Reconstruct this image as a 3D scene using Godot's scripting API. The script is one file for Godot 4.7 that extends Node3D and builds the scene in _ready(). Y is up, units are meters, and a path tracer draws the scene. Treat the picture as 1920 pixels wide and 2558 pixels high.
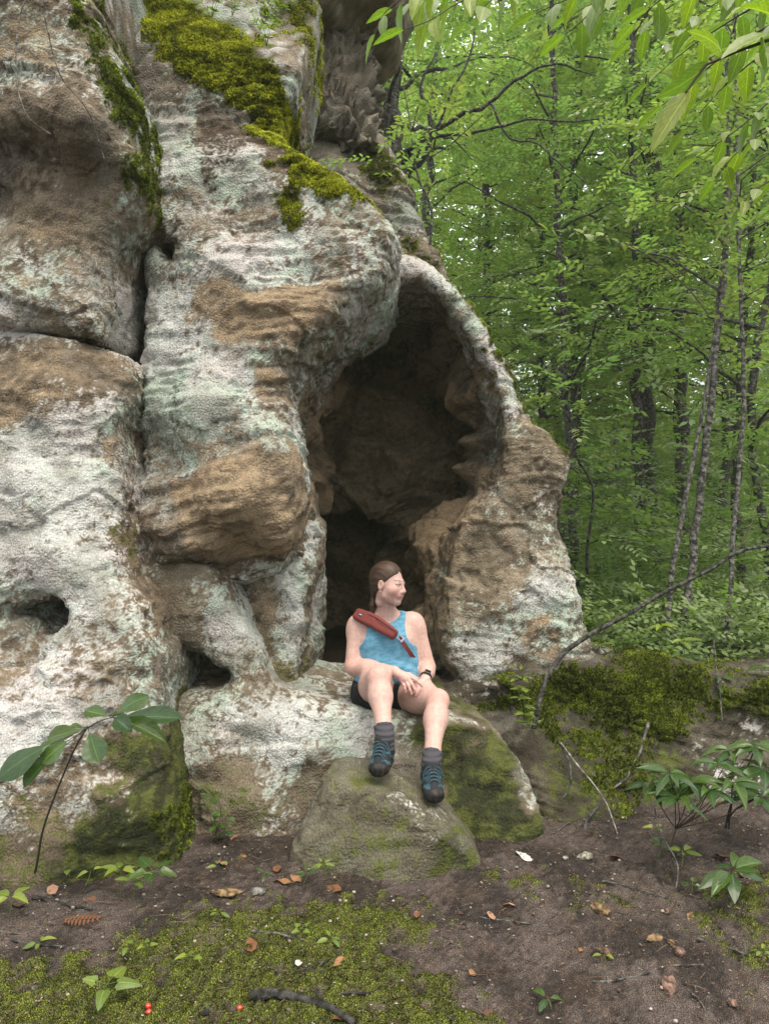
extends Node3D
# A wooded sandstone outcrop with a small cave; a woman in a blue sleeveless top sits on the ledge at its mouth.
# y is up, metres; the camera stands at x = 0, z = 0 and looks towards -z.


func _ready() -> void:
	var cam := Camera3D.new()
	cam.name = "camera"
	cam.position = Vector3(0, 1.6, 0)
	cam.rotation_degrees = Vector3(2.0, 0, 0)
	cam.fov = 67.33
	cam.near = 0.05
	cam.far = 400.0
	add_child(cam)
	cam.current = true

	var env := Environment.new()
	env.background_mode = Environment.BG_SKY
	var sky := Sky.new()
	var air := ProceduralSkyMaterial.new()
	air.sky_top_color = Color(0.98, 0.99, 1.0)
	air.sky_horizon_color = Color(0.60, 0.62, 0.62)
	air.sky_curve = 0.6
	air.ground_bottom_color = Color(0.16, 0.17, 0.12)
	air.ground_horizon_color = Color(0.30, 0.33, 0.24)
	air.sky_energy_multiplier = 1.0
	sky.sky_material = air
	env.sky = sky
	env.tonemap_mode = Environment.TONE_MAPPER_LINEAR
	env.tonemap_exposure = 3.4
	env.fog_enabled = true
	env.fog_density = 0.0016
	env.fog_light_color = Color(0.86, 0.93, 0.84)
	env.sdfgi_enabled = true
	env.ssao_enabled = true
	env.ssil_enabled = true
	var world := WorldEnvironment.new()
	world.name = "daylight"
	world.environment = env
	add_child(world)

	# high overcast, a third as bright at the horizon as overhead: a broad, soft brightness above and behind the camera
	var sun := DirectionalLight3D.new()
	sun.name = "veiled_sun"
	sun.light_energy = 0.45
	sun.light_color = Color(1.0, 0.97, 0.92)
	sun.light_angular_distance = 40.0
	sun.shadow_enabled = true
	sun.rotation_degrees = Vector3(-66, 30, 0)
	add_child(sun)

	make_materials()
	rocks()
	ground()
	person()
	woods()
	plants()
	litter()


func make_materials() -> void:
	var speckle := grain_texture(31, 0.05, 4, 0.68, 1.0)
	var relief := grain_texture(32, 0.03, 4, 0.0, 1.0)
	mat.stone = grained(tinted(0.9, 0.3), speckle, relief, 0.55, 0.5)
	mat.stone.albedo_color = Color(1.14, 1.14, 1.14).linear_to_srgb()
	var crumbs := grain_texture(33, 0.06, 4, 0.3, 1.0)
	mat.soil = grained(tinted(0.85, 0.4), crumbs, relief, 0.35, 1.1)
	mat.soil.albedo_color = Color(2.25, 2.12, 2.05).linear_to_srgb()
	mat.moss = tinted(0.8, 0.3)
	mat.moss.vertex_color_is_srgb = false
	mat.moss.backlight_enabled = true
	mat.moss.backlight = Color(0.7, 0.7, 0.4)


# ---------------------------------------------------------------- shared helpers

var mat := {}
var used_names := {}
var rng := RandomNumberGenerator.new()


func numbered(called: String) -> String:
	var k: int = used_names.get(called, 0)
	used_names[called] = k + 1
	return called if k == 0 else "%s_%03d" % [called, k]


func tag(o: Node, label: String, category: String, group := "") -> void:
	o.set_meta("label", label)
	o.set_meta("category", category)
	if group:
		o.set_meta("group", group)


func thing(called: String, label: String, category: String, at := Vector3.ZERO, group := "") -> Node3D:
	var o := Node3D.new()
	o.name = numbered(called)
	add_child(o)
	o.position = at
	tag(o, label, category, group)
	return o


func part(called: String, mesh: Mesh, material: Material, parent: Node3D) -> MeshInstance3D:
	var o := MeshInstance3D.new()
	o.name = called
	o.mesh = mesh
	if material:
		o.material_override = material
	parent.add_child(o, true)
	return o


func single(called: String, mesh: Mesh, material: Material, label: String, category: String, at := Vector3.ZERO, group := "") -> MeshInstance3D:
	var o := part(numbered(called), mesh, material, self)
	o.position = at
	tag(o, label, category, group)
	return o


func scatter(called: String, mesh: Mesh, material: Material, parent: Node3D, where: Array, tints: PackedColorArray) -> MultiMeshInstance3D:
	var mm := MultiMesh.new()
	mm.transform_format = MultiMesh.TRANSFORM_3D
	mm.use_colors = tints.size() > 0
	mm.mesh = mesh
	mm.instance_count = where.size()
	for i in where.size():
		mm.set_instance_transform(i, where[i])
	for i in tints.size():
		mm.set_instance_color(i, tints[i])
	var o := MultiMeshInstance3D.new()
	o.name = called
	o.multimesh = mm
	o.material_override = material
	o.set_meta("kind", "stuff")
	parent.add_child(o, true)
	return o


func noise(sd: int, freq: float, octaves := 3, kind := FastNoiseLite.TYPE_SIMPLEX_SMOOTH) -> FastNoiseLite:
	var f := FastNoiseLite.new()
	f.seed = sd
	f.noise_type = kind
	f.frequency = freq
	f.fractal_type = FastNoiseLite.FRACTAL_FBM if octaves > 1 else FastNoiseLite.FRACTAL_NONE
	f.fractal_octaves = octaves
	return f


# colours are given as linear base colours; vertex colours are kept gamma coded for precision in the darks
func coded(c: Color) -> Color:
	return Color(pow(maxf(c.r, 0.0), 0.4545), pow(maxf(c.g, 0.0), 0.4545), pow(maxf(c.b, 0.0), 0.4545))


func basic(r: float, g: float, b: float, rough := 0.8, spec := 0.4) -> StandardMaterial3D:
	var m := StandardMaterial3D.new()
	m.albedo_color = Color(r, g, b).linear_to_srgb()
	m.roughness = rough
	m.metallic_specular = spec
	m.cull_mode = BaseMaterial3D.CULL_DISABLED
	return m


func tinted(rough := 0.85, spec := 0.35) -> StandardMaterial3D:
	var m := basic(1, 1, 1, rough, spec)
	m.vertex_color_use_as_albedo = true
	m.vertex_color_is_srgb = true
	return m


func grain_texture(sd: int, freq: float, octaves: int, low: float, high: float, size := 1024) -> ImageTexture:
	var im := noise(sd, freq, octaves).get_seamless_image(size, size)
	im.convert(Image.FORMAT_L8)
	var bytes := im.get_data()
	var lut := PackedByteArray()
	for i in 256:
		lut.append(int(255.0 * lerpf(low, high, smoothstep(0.12, 0.88, i / 255.0))))
	for i in bytes.size():
		bytes[i] = lut[bytes[i]]
	return ImageTexture.create_from_image(Image.create_from_data(size, size, false, Image.FORMAT_L8, bytes))


func grained(m: StandardMaterial3D, colour: Texture2D, relief: Texture2D, metres: float, depth_cm: float) -> StandardMaterial3D:
	m.uv1_triplanar = true
	m.uv1_world_triplanar = true
	m.uv1_scale = Vector3.ONE / metres
	m.albedo_texture = colour
	if relief:
		m.heightmap_enabled = true
		m.heightmap_texture = relief
		m.heightmap_scale = depth_cm
	return m


func array_mesh(v: PackedVector3Array, n: PackedVector3Array, idx: PackedInt32Array, c := PackedColorArray(), uv := PackedVector2Array()) -> ArrayMesh:
	var a := []
	a.resize(Mesh.ARRAY_MAX)
	a[Mesh.ARRAY_VERTEX] = v
	a[Mesh.ARRAY_NORMAL] = n
	if c.size():
		a[Mesh.ARRAY_COLOR] = c
	if uv.size():
		a[Mesh.ARRAY_TEX_UV] = uv
	a[Mesh.ARRAY_INDEX] = idx
	var m := ArrayMesh.new()
	m.add_surface_from_arrays(Mesh.PRIMITIVE_TRIANGLES, a)
	return m


func normals_of(v: PackedVector3Array, idx: PackedInt32Array) -> PackedVector3Array:
	var n := PackedVector3Array()
	n.resize(v.size())
	var i := 0
	var e := idx.size()
	while i < e:
		var a := idx[i]
		var b := idx[i + 1]
		var c := idx[i + 2]
		var w := (v[c] - v[a]).cross(v[b] - v[a])
		n[a] += w
		n[b] += w
		n[c] += w
		i += 3
	for k in n.size():
		n[k] = n[k].normalized()
	return n


func merged(list: Array) -> ArrayMesh:
	var v := PackedVector3Array()
	var n := PackedVector3Array()
	var c := PackedColorArray()
	var idx := PackedInt32Array()
	for g in list:
		var first := v.size()
		v.append_array(g.v)
		n.append_array(g.n)
		if g.has("c"):
			c.append_array(g.c)
		for k in g.i:
			idx.append(k + first)
	return array_mesh(v, n, idx, c)


# one vertex per cell that the surface crosses, one quad round every crossed edge; negative is inside
func surface_net(f: PackedFloat32Array, nx: int, ny: int, nz: int, o: Vector3, h: float) -> Dictionary:
	var v := PackedVector3Array()
	var idx := PackedInt32Array()
	var vid := PackedInt32Array()
	vid.resize(nx * ny * nz)
	vid.fill(-1)
	var sy := nx
	var sz := nx * ny
	for z in nz - 1:
		for y in ny - 1:
			var at := z * sz + y * sy
			for x in nx - 1:
				var g := at + x
				var f0 := f[g]
				if f0 > 3.0 * h or f0 < -3.0 * h:
					continue
				var f1 := f[g + 1]
				var f2 := f[g + sy]
				var f3 := f[g + sy + 1]
				var f4 := f[g + sz]
				var f5 := f[g + sz + 1]
				var f6 := f[g + sz + sy]
				var f7 := f[g + sz + sy + 1]
				var s0 := f0 < 0.0
				if s0:
					if f1 < 0.0 and f2 < 0.0 and f3 < 0.0 and f4 < 0.0 and f5 < 0.0 and f6 < 0.0 and f7 < 0.0:
						continue
				elif not (f1 < 0.0 or f2 < 0.0 or f3 < 0.0 or f4 < 0.0 or f5 < 0.0 or f6 < 0.0 or f7 < 0.0):
					continue
				var p := Vector3.ZERO
				var k := 0
				if s0 != (f1 < 0.0):
					p += Vector3(f0 / (f0 - f1), 0, 0); k += 1
				if (f2 < 0.0) != (f3 < 0.0):
					p += Vector3(f2 / (f2 - f3), 1, 0); k += 1
				if (f4 < 0.0) != (f5 < 0.0):
					p += Vector3(f4 / (f4 - f5), 0, 1); k += 1
				if (f6 < 0.0) != (f7 < 0.0):
					p += Vector3(f6 / (f6 - f7), 1, 1); k += 1
				if s0 != (f2 < 0.0):
					p += Vector3(0, f0 / (f0 - f2), 0); k += 1
				if (f1 < 0.0) != (f3 < 0.0):
					p += Vector3(1, f1 / (f1 - f3), 0); k += 1
				if (f4 < 0.0) != (f6 < 0.0):
					p += Vector3(0, f4 / (f4 - f6), 1); k += 1
				if (f5 < 0.0) != (f7 < 0.0):
					p += Vector3(1, f5 / (f5 - f7), 1); k += 1
				if s0 != (f4 < 0.0):
					p += Vector3(0, 0, f0 / (f0 - f4)); k += 1
				if (f1 < 0.0) != (f5 < 0.0):
					p += Vector3(1, 0, f1 / (f1 - f5)); k += 1
				if (f2 < 0.0) != (f6 < 0.0):
					p += Vector3(0, 1, f2 / (f2 - f6)); k += 1
				if (f3 < 0.0) != (f7 < 0.0):
					p += Vector3(1, 1, f3 / (f3 - f7)); k += 1
				vid[g] = v.size()
				v.append(o + (Vector3(x, y, z) + p / k) * h)
				if y > 0 and z > 0 and s0 != (f1 < 0.0):
					quad(idx, vid[g], vid[g - sy], vid[g - sy - sz], vid[g - sz], s0)
				if x > 0 and z > 0 and s0 != (f2 < 0.0):
					quad(idx, vid[g], vid[g - sz], vid[g - sz - 1], vid[g - 1], s0)
				if x > 0 and y > 0 and s0 != (f4 < 0.0):
					quad(idx, vid[g], vid[g - 1], vid[g - 1 - sy], vid[g - sy], s0)
	return {"v": v, "i": idx}


func quad(idx: PackedInt32Array, a: int, b: int, c: int, d: int, flip: bool) -> void:
	if a < 0 or b < 0 or c < 0 or d < 0:
		return
	if flip:
		idx.append_array([a, c, b, a, d, c])
	else:
		idx.append_array([a, b, c, a, c, d])


# every triangle into four; new points bulge towards the curve that the normals imply
func subdivide(v: PackedVector3Array, n: PackedVector3Array, idx: PackedInt32Array) -> Dictionary:
	var mids := {}
	var out := PackedInt32Array()
	out.resize(idx.size() * 4)
	var w := 0
	var big := 1 << 24
	var m := [0, 0, 0]
	for t in range(0, idx.size(), 3):
		var q0 := idx[t]
		var q1 := idx[t + 1]
		var q2 := idx[t + 2]
		for e in 3:
			var a := q0 if e == 0 else (q1 if e == 1 else q2)
			var b := q1 if e == 0 else (q2 if e == 1 else q0)
			var key := mini(a, b) * big + maxi(a, b)
			var got: int = mids.get(key, -1)
			if got < 0:
				got = v.size()
				mids[key] = got
				var c := (v[a] + v[b]) * 0.5
				var half := (v[b] - v[a]) * 0.5
				c -= (n[a] * half.dot(n[a]) - n[b] * half.dot(n[b])) * 0.35
				v.append(c)
				n.append((n[a] + n[b]).normalized())
			m[e] = got
		var ma: int = m[0]
		var mb: int = m[1]
		var mc: int = m[2]
		out[w] = q0; out[w + 1] = ma; out[w + 2] = mc
		out[w + 3] = ma; out[w + 4] = q1; out[w + 5] = mb
		out[w + 6] = mc; out[w + 7] = mb; out[w + 8] = q2
		out[w + 9] = ma; out[w + 10] = mb; out[w + 11] = mc
		w += 12
	return {"v": v, "n": n, "i": out}


# a tapered, bent tube along points with a radius at each
func tube(pts: PackedVector3Array, radii: PackedFloat32Array, sides := 8, rough := 0.0, sd := 1) -> Dictionary:
	var v := PackedVector3Array()
	var idx := PackedInt32Array()
	var side := Vector3(1, 0, 0)
	var r := RandomNumberGenerator.new()
	r.seed = sd
	for k in pts.size():
		var dir := (pts[mini(k + 1, pts.size() - 1)] - pts[maxi(k - 1, 0)]).normalized()
		if absf(dir.dot(side)) > 0.95:
			side = Vector3(0, 0, 1)
		side = (side - dir * side.dot(dir)).normalized()
		var up := dir.cross(side)
		for s in sides:
			var a := TAU * s / sides
			var rr := radii[k] * (1.0 + rough * r.randf_range(-1, 1))
			v.append(pts[k] + (side * cos(a) + up * sin(a)) * rr)
	for k in pts.size() - 1:
		for s in sides:
			var a := k * sides + s
			var b := k * sides + (s + 1) % sides
			idx.append_array([a, b, b + sides, a, b + sides, a + sides])
	for end in 2:
		var first := 0 if end == 0 else (pts.size() - 1) * sides
		v.append(pts[0] if end == 0 else pts[pts.size() - 1])
		for s in sides:
			var a := first + s
			var b := first + (s + 1) % sides
			idx.append_array([v.size() - 1, b, a] if end == 0 else [v.size() - 1, a, b])
	# front faces run clockwise
	for t in range(0, idx.size(), 3):
		var keep := idx[t + 1]
		idx[t + 1] = idx[t + 2]
		idx[t + 2] = keep
	return {"v": v, "n": normals_of(v, idx), "i": idx}


# a smooth curve through points, then the tube along it
func limb(pts: Array, r0: float, r1: float, sides := 8, step := 0.08, wobble := 0.0, sd := 1) -> Dictionary:
	var c := Curve3D.new()
	for k in pts.size():
		var tan: Vector3 = (pts[mini(k + 1, pts.size() - 1)] - pts[maxi(k - 1, 0)]) / 6.0
		c.add_point(pts[k], -tan, tan)
	var total := c.get_baked_length()
	var many := maxi(2, int(total / step))
	var out := PackedVector3Array()
	var radii := PackedFloat32Array()
	var wob := noise(sd, 1.7, 2)
	for k in many + 1:
		var t := float(k) / many
		var p := c.sample_baked(total * t, true)
		p += Vector3(wob.get_noise_2d(t * total, 3.0), wob.get_noise_2d(t * total, 31.0), wob.get_noise_2d(t * total, 67.0)) * wobble * smoothstep(0.0, 0.1, t)
		out.append(p)
		radii.append(lerpf(r0, r1, t))
	var g := tube(out, radii, sides, 0.06, sd)
	g.path = out
	g.radii = radii
	return g


func solid(g: Dictionary) -> ArrayMesh:
	return array_mesh(g.v, g.n, g.i, g.get("c", PackedColorArray()), g.get("uv", PackedVector2Array()))


func polygon_distance(p: Vector2, poly: PackedVector2Array) -> float:
	var d := 1e9
	var inside := false
	var b := poly[poly.size() - 1]
	for a in poly:
		var e := b - a
		var w := p - a
		var t := clampf(w.dot(e) / maxf(e.length_squared(), 1e-9), 0.0, 1.0)
		d = minf(d, (w - e * t).length_squared())
		if (a.y > p.y) != (b.y > p.y) and p.x < (b.x - a.x) * (p.y - a.y) / (b.y - a.y) + a.x:
			inside = not inside
		b = a
	return -sqrt(d) if inside else sqrt(d)


# ---------------------------------------------------------------- sandstone: solid volumes, weathered and overgrown

var n_big := noise(11, 0.9, 2)
var n_mid := noise(12, 3.1, 3)
var n_small := noise(13, 13.0, 3)
var n_bed := noise(14, 1.0, 3)
var n_patch := noise(15, 1.7, 4)
var n_fine := noise(16, 15.0, 3)
var n_speck := noise(17, 62.0, 2)
var n_mint := noise(18, 1.3, 3)
var n_cell := noise(19, 4.2, 1, FastNoiseLite.TYPE_CELLULAR)
var n_flake := flakes(20, 1.5)
var n_chip := flakes(21, 4.6)


func flakes(sd: int, freq: float) -> FastNoiseLite:
	var f := noise(sd, freq, 1, FastNoiseLite.TYPE_CELLULAR)
	f.cellular_return_type = FastNoiseLite.RETURN_CELL_VALUE
	f.domain_warp_enabled = true
	f.domain_warp_amplitude = 0.35 / freq
	f.domain_warp_frequency = freq * 1.4
	f.domain_warp_fractal_type = FastNoiseLite.DOMAIN_WARP_FRACTAL_NONE
	return f


func rounded_outline(pts: Array, per := 3) -> PackedVector2Array:
	var out := PackedVector2Array()
	var m := pts.size()
	for k in m:
		var a: Vector2 = pts[(k + m - 1) % m]
		var b: Vector2 = pts[k]
		var c: Vector2 = pts[(k + 1) % m]
		var d: Vector2 = pts[(k + 2) % m]
		for j in per:
			out.append(b.cubic_interpolate(c, a, d, float(j) / per))
	return out


func smax(a: float, b: float, k: float) -> float:
	var h := maxf(k - absf(a - b), 0.0) / k
	return maxf(a, b) + h * h * k * 0.25


func look_up(g: PackedFloat32Array, nx: int, ny: int, x: float, y: float) -> float:
	var xx := clampf(x, 0.0, nx - 1.001)
	var yy := clampf(y, 0.0, ny - 1.001)
	var ix := int(xx)
	var iy := int(yy)
	var tx := xx - ix
	var ty := yy - iy
	var k := iy * nx + ix
	return (g[k] * (1.0 - tx) + g[k + 1] * tx) * (1.0 - ty) + (g[k + nx] * (1.0 - tx) + g[k + nx + 1] * tx) * ty


# SPEC: outline (x, y) of the rock where it is widest, points of its face, how far it reaches back, hollows cut into it, what grows and what is painted where
func carve(spec: Dictionary) -> void:
	var outline := rounded_outline(spec.outline)
	var h: float = spec.get("cell", 0.05)
	var k: float = spec.get("round", 0.16)
	var face: PackedVector3Array = PackedVector3Array(spec.face)
	var zb: float = spec.back
	var lean: Vector2 = spec.get("lean", Vector2.ZERO)
	var lo := outline[0]
	var hi := outline[0]
	for p in outline:
		lo = lo.min(p)
		hi = hi.max(p)
	var zmax := -1e9
	for p in face:
		zmax = maxf(zmax, p.z)
	var zref := zmax - 0.2
	var reach := lean.abs() * (zmax - zb)
	lo -= Vector2(2, 2) * h + reach
	hi += Vector2(2, 2) * h + reach
	zmax += 2.0 * h
	var z0 := zb - 2.0 * h
	var nx := int((hi.x - lo.x) / h) + 2
	var ny := int((hi.y - lo.y) / h) + 2
	var nz := int((zmax - z0) / h) + 2
	var dist := PackedFloat32Array()
	var front := PackedFloat32Array()
	dist.resize(nx * ny)
	front.resize(nx * ny)
	var hollows: Array = spec.get("hollows", [])
	var cut := []
	for c in hollows:
		var g := PackedFloat32Array()
		g.resize(nx * ny)
		cut.append(g)
		c.poly = rounded_outline(c.outline)
	for y in ny:
		for x in nx:
			var p := lo + Vector2(x, y) * h
			dist[y * nx + x] = polygon_distance(p, outline)
			var ws := 0.0
			var zs := 0.0
			for q in face:
				var w := 1.0 / pow((p.x - q.x) * (p.x - q.x) + (p.y - q.y) * (p.y - q.y) + 0.012, 1.6)
				ws += w
				zs += w * q.z
			front[y * nx + x] = zs / ws
			for i in cut.size():
				cut[i][y * nx + x] = polygon_distance(p, hollows[i].poly)
	# layers of growth: 0 lichen, 1 ochre and painted light in the cave, 2 algae, 3 moss, 4 dark crusts and painted shade
	var layers := []
	for i in 5:
		var g := PackedFloat32Array()
		g.resize(nx * ny)
		layers.append(g)
	for q in spec.get("growth_and_tone", []):
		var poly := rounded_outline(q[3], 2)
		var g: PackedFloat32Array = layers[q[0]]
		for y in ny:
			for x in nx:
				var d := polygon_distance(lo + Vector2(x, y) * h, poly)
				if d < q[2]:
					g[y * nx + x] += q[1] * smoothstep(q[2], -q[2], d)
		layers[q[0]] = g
	var f := PackedFloat32Array()
	f.resize(nx * ny * nz)
	var skew := lean.length() > 0.0
	for z in nz:
		var zz := z0 + z * h
		for y in ny:
			for x in nx:
				var c := y * nx + x
				var d := look_up(dist, nx, ny, x - lean.x * (zz - zref) / h, y - lean.y * (zz - zref) / h) if skew else dist[c]
				var e := zz - front[c]
				if d > 4.0 * h or e > 4.0 * h:
					f[z * nx * ny + c] = maxf(d, e)
					continue
				var val := maxf(smax(d, e, k), zb - zz)
				for i in cut.size():
					var w: Dictionary = hollows[i]
					var inside: float = cut[i][c] + w.taper * maxf(w.from - zz, 0.0)
					inside = maxf(inside, w.to - zz)
					val = smax(val, -inside, w.get("round", 0.1))
				f[z * nx * ny + c] = val
	var net := surface_net(f, nx, ny, nz, Vector3(lo.x, lo.y, z0), h)
	var v: PackedVector3Array = net.v
	var idx: PackedInt32Array = net.i
	var n := normals_of(v, idx)
	# what faces away from the open side keeps its coarse faces
	var seen := PackedInt32Array()
	var rest := PackedInt32Array()
	var floor_y: float = spec.get("sunk", -0.2)
	for t in range(0, idx.size(), 3):
		var a := idx[t]
		var far := n[a].z < -0.55 or v[a].z < zb + 0.1 or v[a].y < floor_y or v[a].y > 4.6 or absf(v[a].x) > 2.9
		if far:
			rest.append_array([a, idx[t + 1], idx[t + 2]])
		else:
			seen.append_array([a, idx[t + 1], idx[t + 2]])
	for level in spec.get("levels", 2):
		var s := subdivide(v, n, seen)
		v = s.v
		n = s.n
		seen = s.i
	seen.append_array(rest)
	idx = seen
	weather(v, n, spec)
	n = normals_of(v, idx)
	var c := PackedColorArray()
	c.resize(v.size())
	var moss := PackedFloat32Array()
	moss.resize(v.size())
	var lv := PackedFloat32Array([0, 0, 0, 0, 0])
	for i in v.size():
		var p := v[i]
		var wx := n_mid.get_noise_3dv(p) * 0.14
		var wy := n_mid.get_noise_3d(p.x + 40.0, p.y, p.z) * 0.14
		var gx := (p.x + wx - lo.x) / h
		var gy := (p.y + wy - lo.y) / h
		for j in 5:
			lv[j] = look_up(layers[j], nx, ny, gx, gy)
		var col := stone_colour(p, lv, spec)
		c[i] = Color(col.r, col.g, col.b)
		moss[i] = col.a
	# moss grows into cushions
	for i in v.size():
		if moss[i] > 0.0:
			v[i] += n[i] * moss[i] * (0.014 + 0.012 * n_small.get_noise_3dv(v[i] * 1.3))
	spec.made = {"v": v, "n": n, "i": idx, "c": c, "moss": moss}


func weather(v: PackedVector3Array, n: PackedVector3Array, spec: Dictionary) -> void:
	var amp: float = spec.get("rough", 1.0)
	var bed: float = spec.get("bedding", 0.5)
	var pits: float = spec.get("pits", 0.0)
	var tilt: float = spec.get("tilt", 0.1)
	var comb: float = spec.get("comb", 0.0)
	var spall: float = spec.get("spall", 1.0)
	var inner: float = spec.get("inner", 0.0)
	for i in v.size():
		var p := v[i]
		var b := n_big.get_noise_3dv(p)
		var m := n_mid.get_noise_3dv(p)
		var s := n_small.get_noise_3dv(p)
		var d := 0.034 * b + 0.022 * m + 0.0075 * s
		d += spall * (0.015 * n_flake.get_noise_3d(p.x, p.y * 1.7, p.z) + 0.007 * n_chip.get_noise_3d(p.x, p.y * 1.6, p.z))
		var y := p.y + 0.12 * b + tilt * p.x
		var e := n_bed.get_noise_3d(p.x * 0.9, y * 11.0, p.z * 0.9)
		var share := bed * smoothstep(-0.35, 0.25, n_patch.get_noise_3d(p.x, p.y * 0.7 + 9.0, p.z))
		d += share * 0.034 * (e - 0.6 * absf(n_bed.get_noise_3d(p.x * 1.4, y * 24.0, p.z * 1.4)))
		# weathered ledges: each bed stands out and is undercut
		var saw := fposmod(y * 5.5 + 1.3 * m, 1.0)
		d += share * 0.016 * (saw * saw - 3.0 * maxf(saw - 0.86, 0.0) / 0.42)
		if inner < 0.0 and p.z < inner:
			# unweathered beds of the cave's inside: broad bulges and overhanging steps
			var t := smoothstep(inner, inner - 0.7, p.z)
			var step := fposmod(p.y * 1.9 + 0.25 * p.x + 0.9 * b, 1.0)
			d += t * (0.30 * n_big.get_noise_3d(p.x * 1.2, p.y * 1.6 + 5.0, p.z) + 0.16 * (step * step - 3.0 * maxf(step - 0.8, 0.0)) + 0.05 * m)
		if pits > 0.0:
			var w := n_cell.get_noise_3d(p.x + 0.1 * m, p.y * 1.3 + 0.1 * s, p.z)
			d -= pits * 0.06 * smoothstep(-0.55, -0.95, w)
		if comb > 0.0:
			# thin walls between weathered hollows, drawn out along the bedding
			var q := Vector3(p.x * 2.6 + 0.5 * b, (p.y + p.x * 0.8) * 6.5 + 1.2 * m, p.z * 1.2)
			var ridge := clampf(1.0 - absf(n_bed.get_noise_3dv(q)) * 2.4, 0.0, 1.0)
			var cross := clampf(1.0 - absf(n_bed.get_noise_3d(q.x * 0.9 + 30.0, q.y * 0.4, q.z)) * 3.2, 0.0, 1.0)
			d += comb * 0.13 * (maxf(pow(ridge, 2.6), 0.35 * pow(cross, 3.0)) - 0.45)
		v[i] = p + n[i] * d * amp


func stone_colour(p: Vector3, lv: PackedFloat32Array, spec: Dictionary) -> Color:
	var a := n_patch.get_noise_3dv(p)
	var fine := n_fine.get_noise_3dv(p)
	var speck := n_speck.get_noise_3dv(p)
	var mid := n_mid.get_noise_3d(p.x + 7.0, p.y * 1.8, p.z)
	var mint := n_mint.get_noise_3d(p.x, p.y, p.z + 20.0)
	var brown: Color = spec.brown
	var pale: Color = spec.pale
	var base := brown.lerp(pale, smoothstep(-0.4, 0.45, mid + 0.35 * fine))
	var k := 1.0 + 0.3 * fine + 0.25 * speck
	base = Color(base.r * k, base.g * k, base.b * k)
	var grey := smoothstep(0.0, 0.5, mint + 0.4 * fine + spec.get("grey", 0.0))
	base = base.lerp(Color(0.15, 0.138, 0.118) * k, 0.75 * grey)
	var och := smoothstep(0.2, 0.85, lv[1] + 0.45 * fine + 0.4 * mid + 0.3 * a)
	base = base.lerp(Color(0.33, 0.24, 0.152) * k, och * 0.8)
	var m: float = spec.cover + lv[0] - 0.75 * och + 0.85 * a + 0.5 * n_big.get_noise_3d(p.x + 60.0, p.y, p.z) + 0.7 * fine + 0.55 * speck
	var lich := Color(0.54, 0.54, 0.515).lerp(Color(0.40, 0.465, 0.39), smoothstep(-0.25, 0.3, mint + spec.get("mint", 0.0) + 0.3 * fine))
	lich = lich.lerp(Color(0.50, 0.45, 0.44), 0.7 * smoothstep(0.0, 0.4, n_mint.get_noise_3d(p.x * 1.5 + 80.0, p.y * 1.5, p.z)))
	lich = lich.lerp(Color(0.27, 0.265, 0.235), smoothstep(-0.05, 0.4, n_patch.get_noise_3d(p.x * 1.6 + 30.0, p.y * 1.6, p.z * 1.6) + 0.3 * fine) * 0.8)
	lich = lich * (1.0 + 0.22 * speck + 0.15 * fine)
	var crust_and_shade := smoothstep(0.25, 0.75, lv[4] + 0.5 * fine + 0.25 * mid)
	base = base.lerp(Color(0.062, 0.042, 0.03) * k, crust_and_shade)
	var wet := smoothstep(0.25, 0.8, lv[2] + 0.5 * fine + 0.35 * mid)
	var green := Color(0.034, 0.038, 0.016).lerp(Color(0.088, 0.098, 0.026), smoothstep(-0.3, 0.35, mid + 0.6 * fine))
	base = base.lerp(green * k, wet)
	m -= 0.85 * wet + 0.7 * crust_and_shade
	var col := base.lerp(lich, smoothstep(-0.05, 0.35, m))
	var moss := lv[3] + 0.55 * fine + 0.3 * mid
	if lv[3] > 0.02:
		col = col.lerp(Color(0.085, 0.10, 0.016) * k, smoothstep(0.35, 0.6, moss))
	else:
		moss = 0.0
	var o := coded(col)
	return Color(o.r, o.g, o.b, smoothstep(0.35, 0.8, moss))


# tufts of moss set on the mossy faces of a mesh
func moss_spots(g: Dictionary, per_m2: float, size: float, sd: int, most := 60000, only_y := -9.0) -> Array:
	var r := RandomNumberGenerator.new()
	r.seed = sd
	var out := []
	var v: PackedVector3Array = g.v
	var n: PackedVector3Array = g.n
	var idx: PackedInt32Array = g.i
	var w: PackedFloat32Array = g.moss
	for t in range(0, idx.size(), 3):
		var a := idx[t]
		if w[a] < 0.08 or v[a].y < only_y:
			continue
		var b := idx[t + 1]
		var c := idx[t + 2]
		var area := 0.5 * (v[b] - v[a]).cross(v[c] - v[a]).length()
		var many := area * per_m2 * w[a]
		var count := int(many) + (1 if r.randf() < many - int(many) else 0)
		for k in count:
			var u := r.randf()
			var s := r.randf()
			if u + s > 1.0:
				u = 1.0 - u
				s = 1.0 - s
			var p := v[a] + (v[b] - v[a]) * u + (v[c] - v[a]) * s
			var up := (n[a] + Vector3(0, 0.35, 0) + Vector3(r.randf_range(-0.4, 0.4), r.randf_range(-0.3, 0.3), r.randf_range(-0.4, 0.4))).normalized()
			var side := up.cross(Vector3(r.randf_range(-1, 1), r.randf_range(-1, 1), r.randf_range(-1, 1))).normalized()
			var sc := size * r.randf_range(0.6, 1.3)
			out.append(Transform3D(Basis(side * sc, up * sc, side.cross(up) * sc), p - up * 0.002))
			if out.size() >= most:
				return out
	return out


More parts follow.
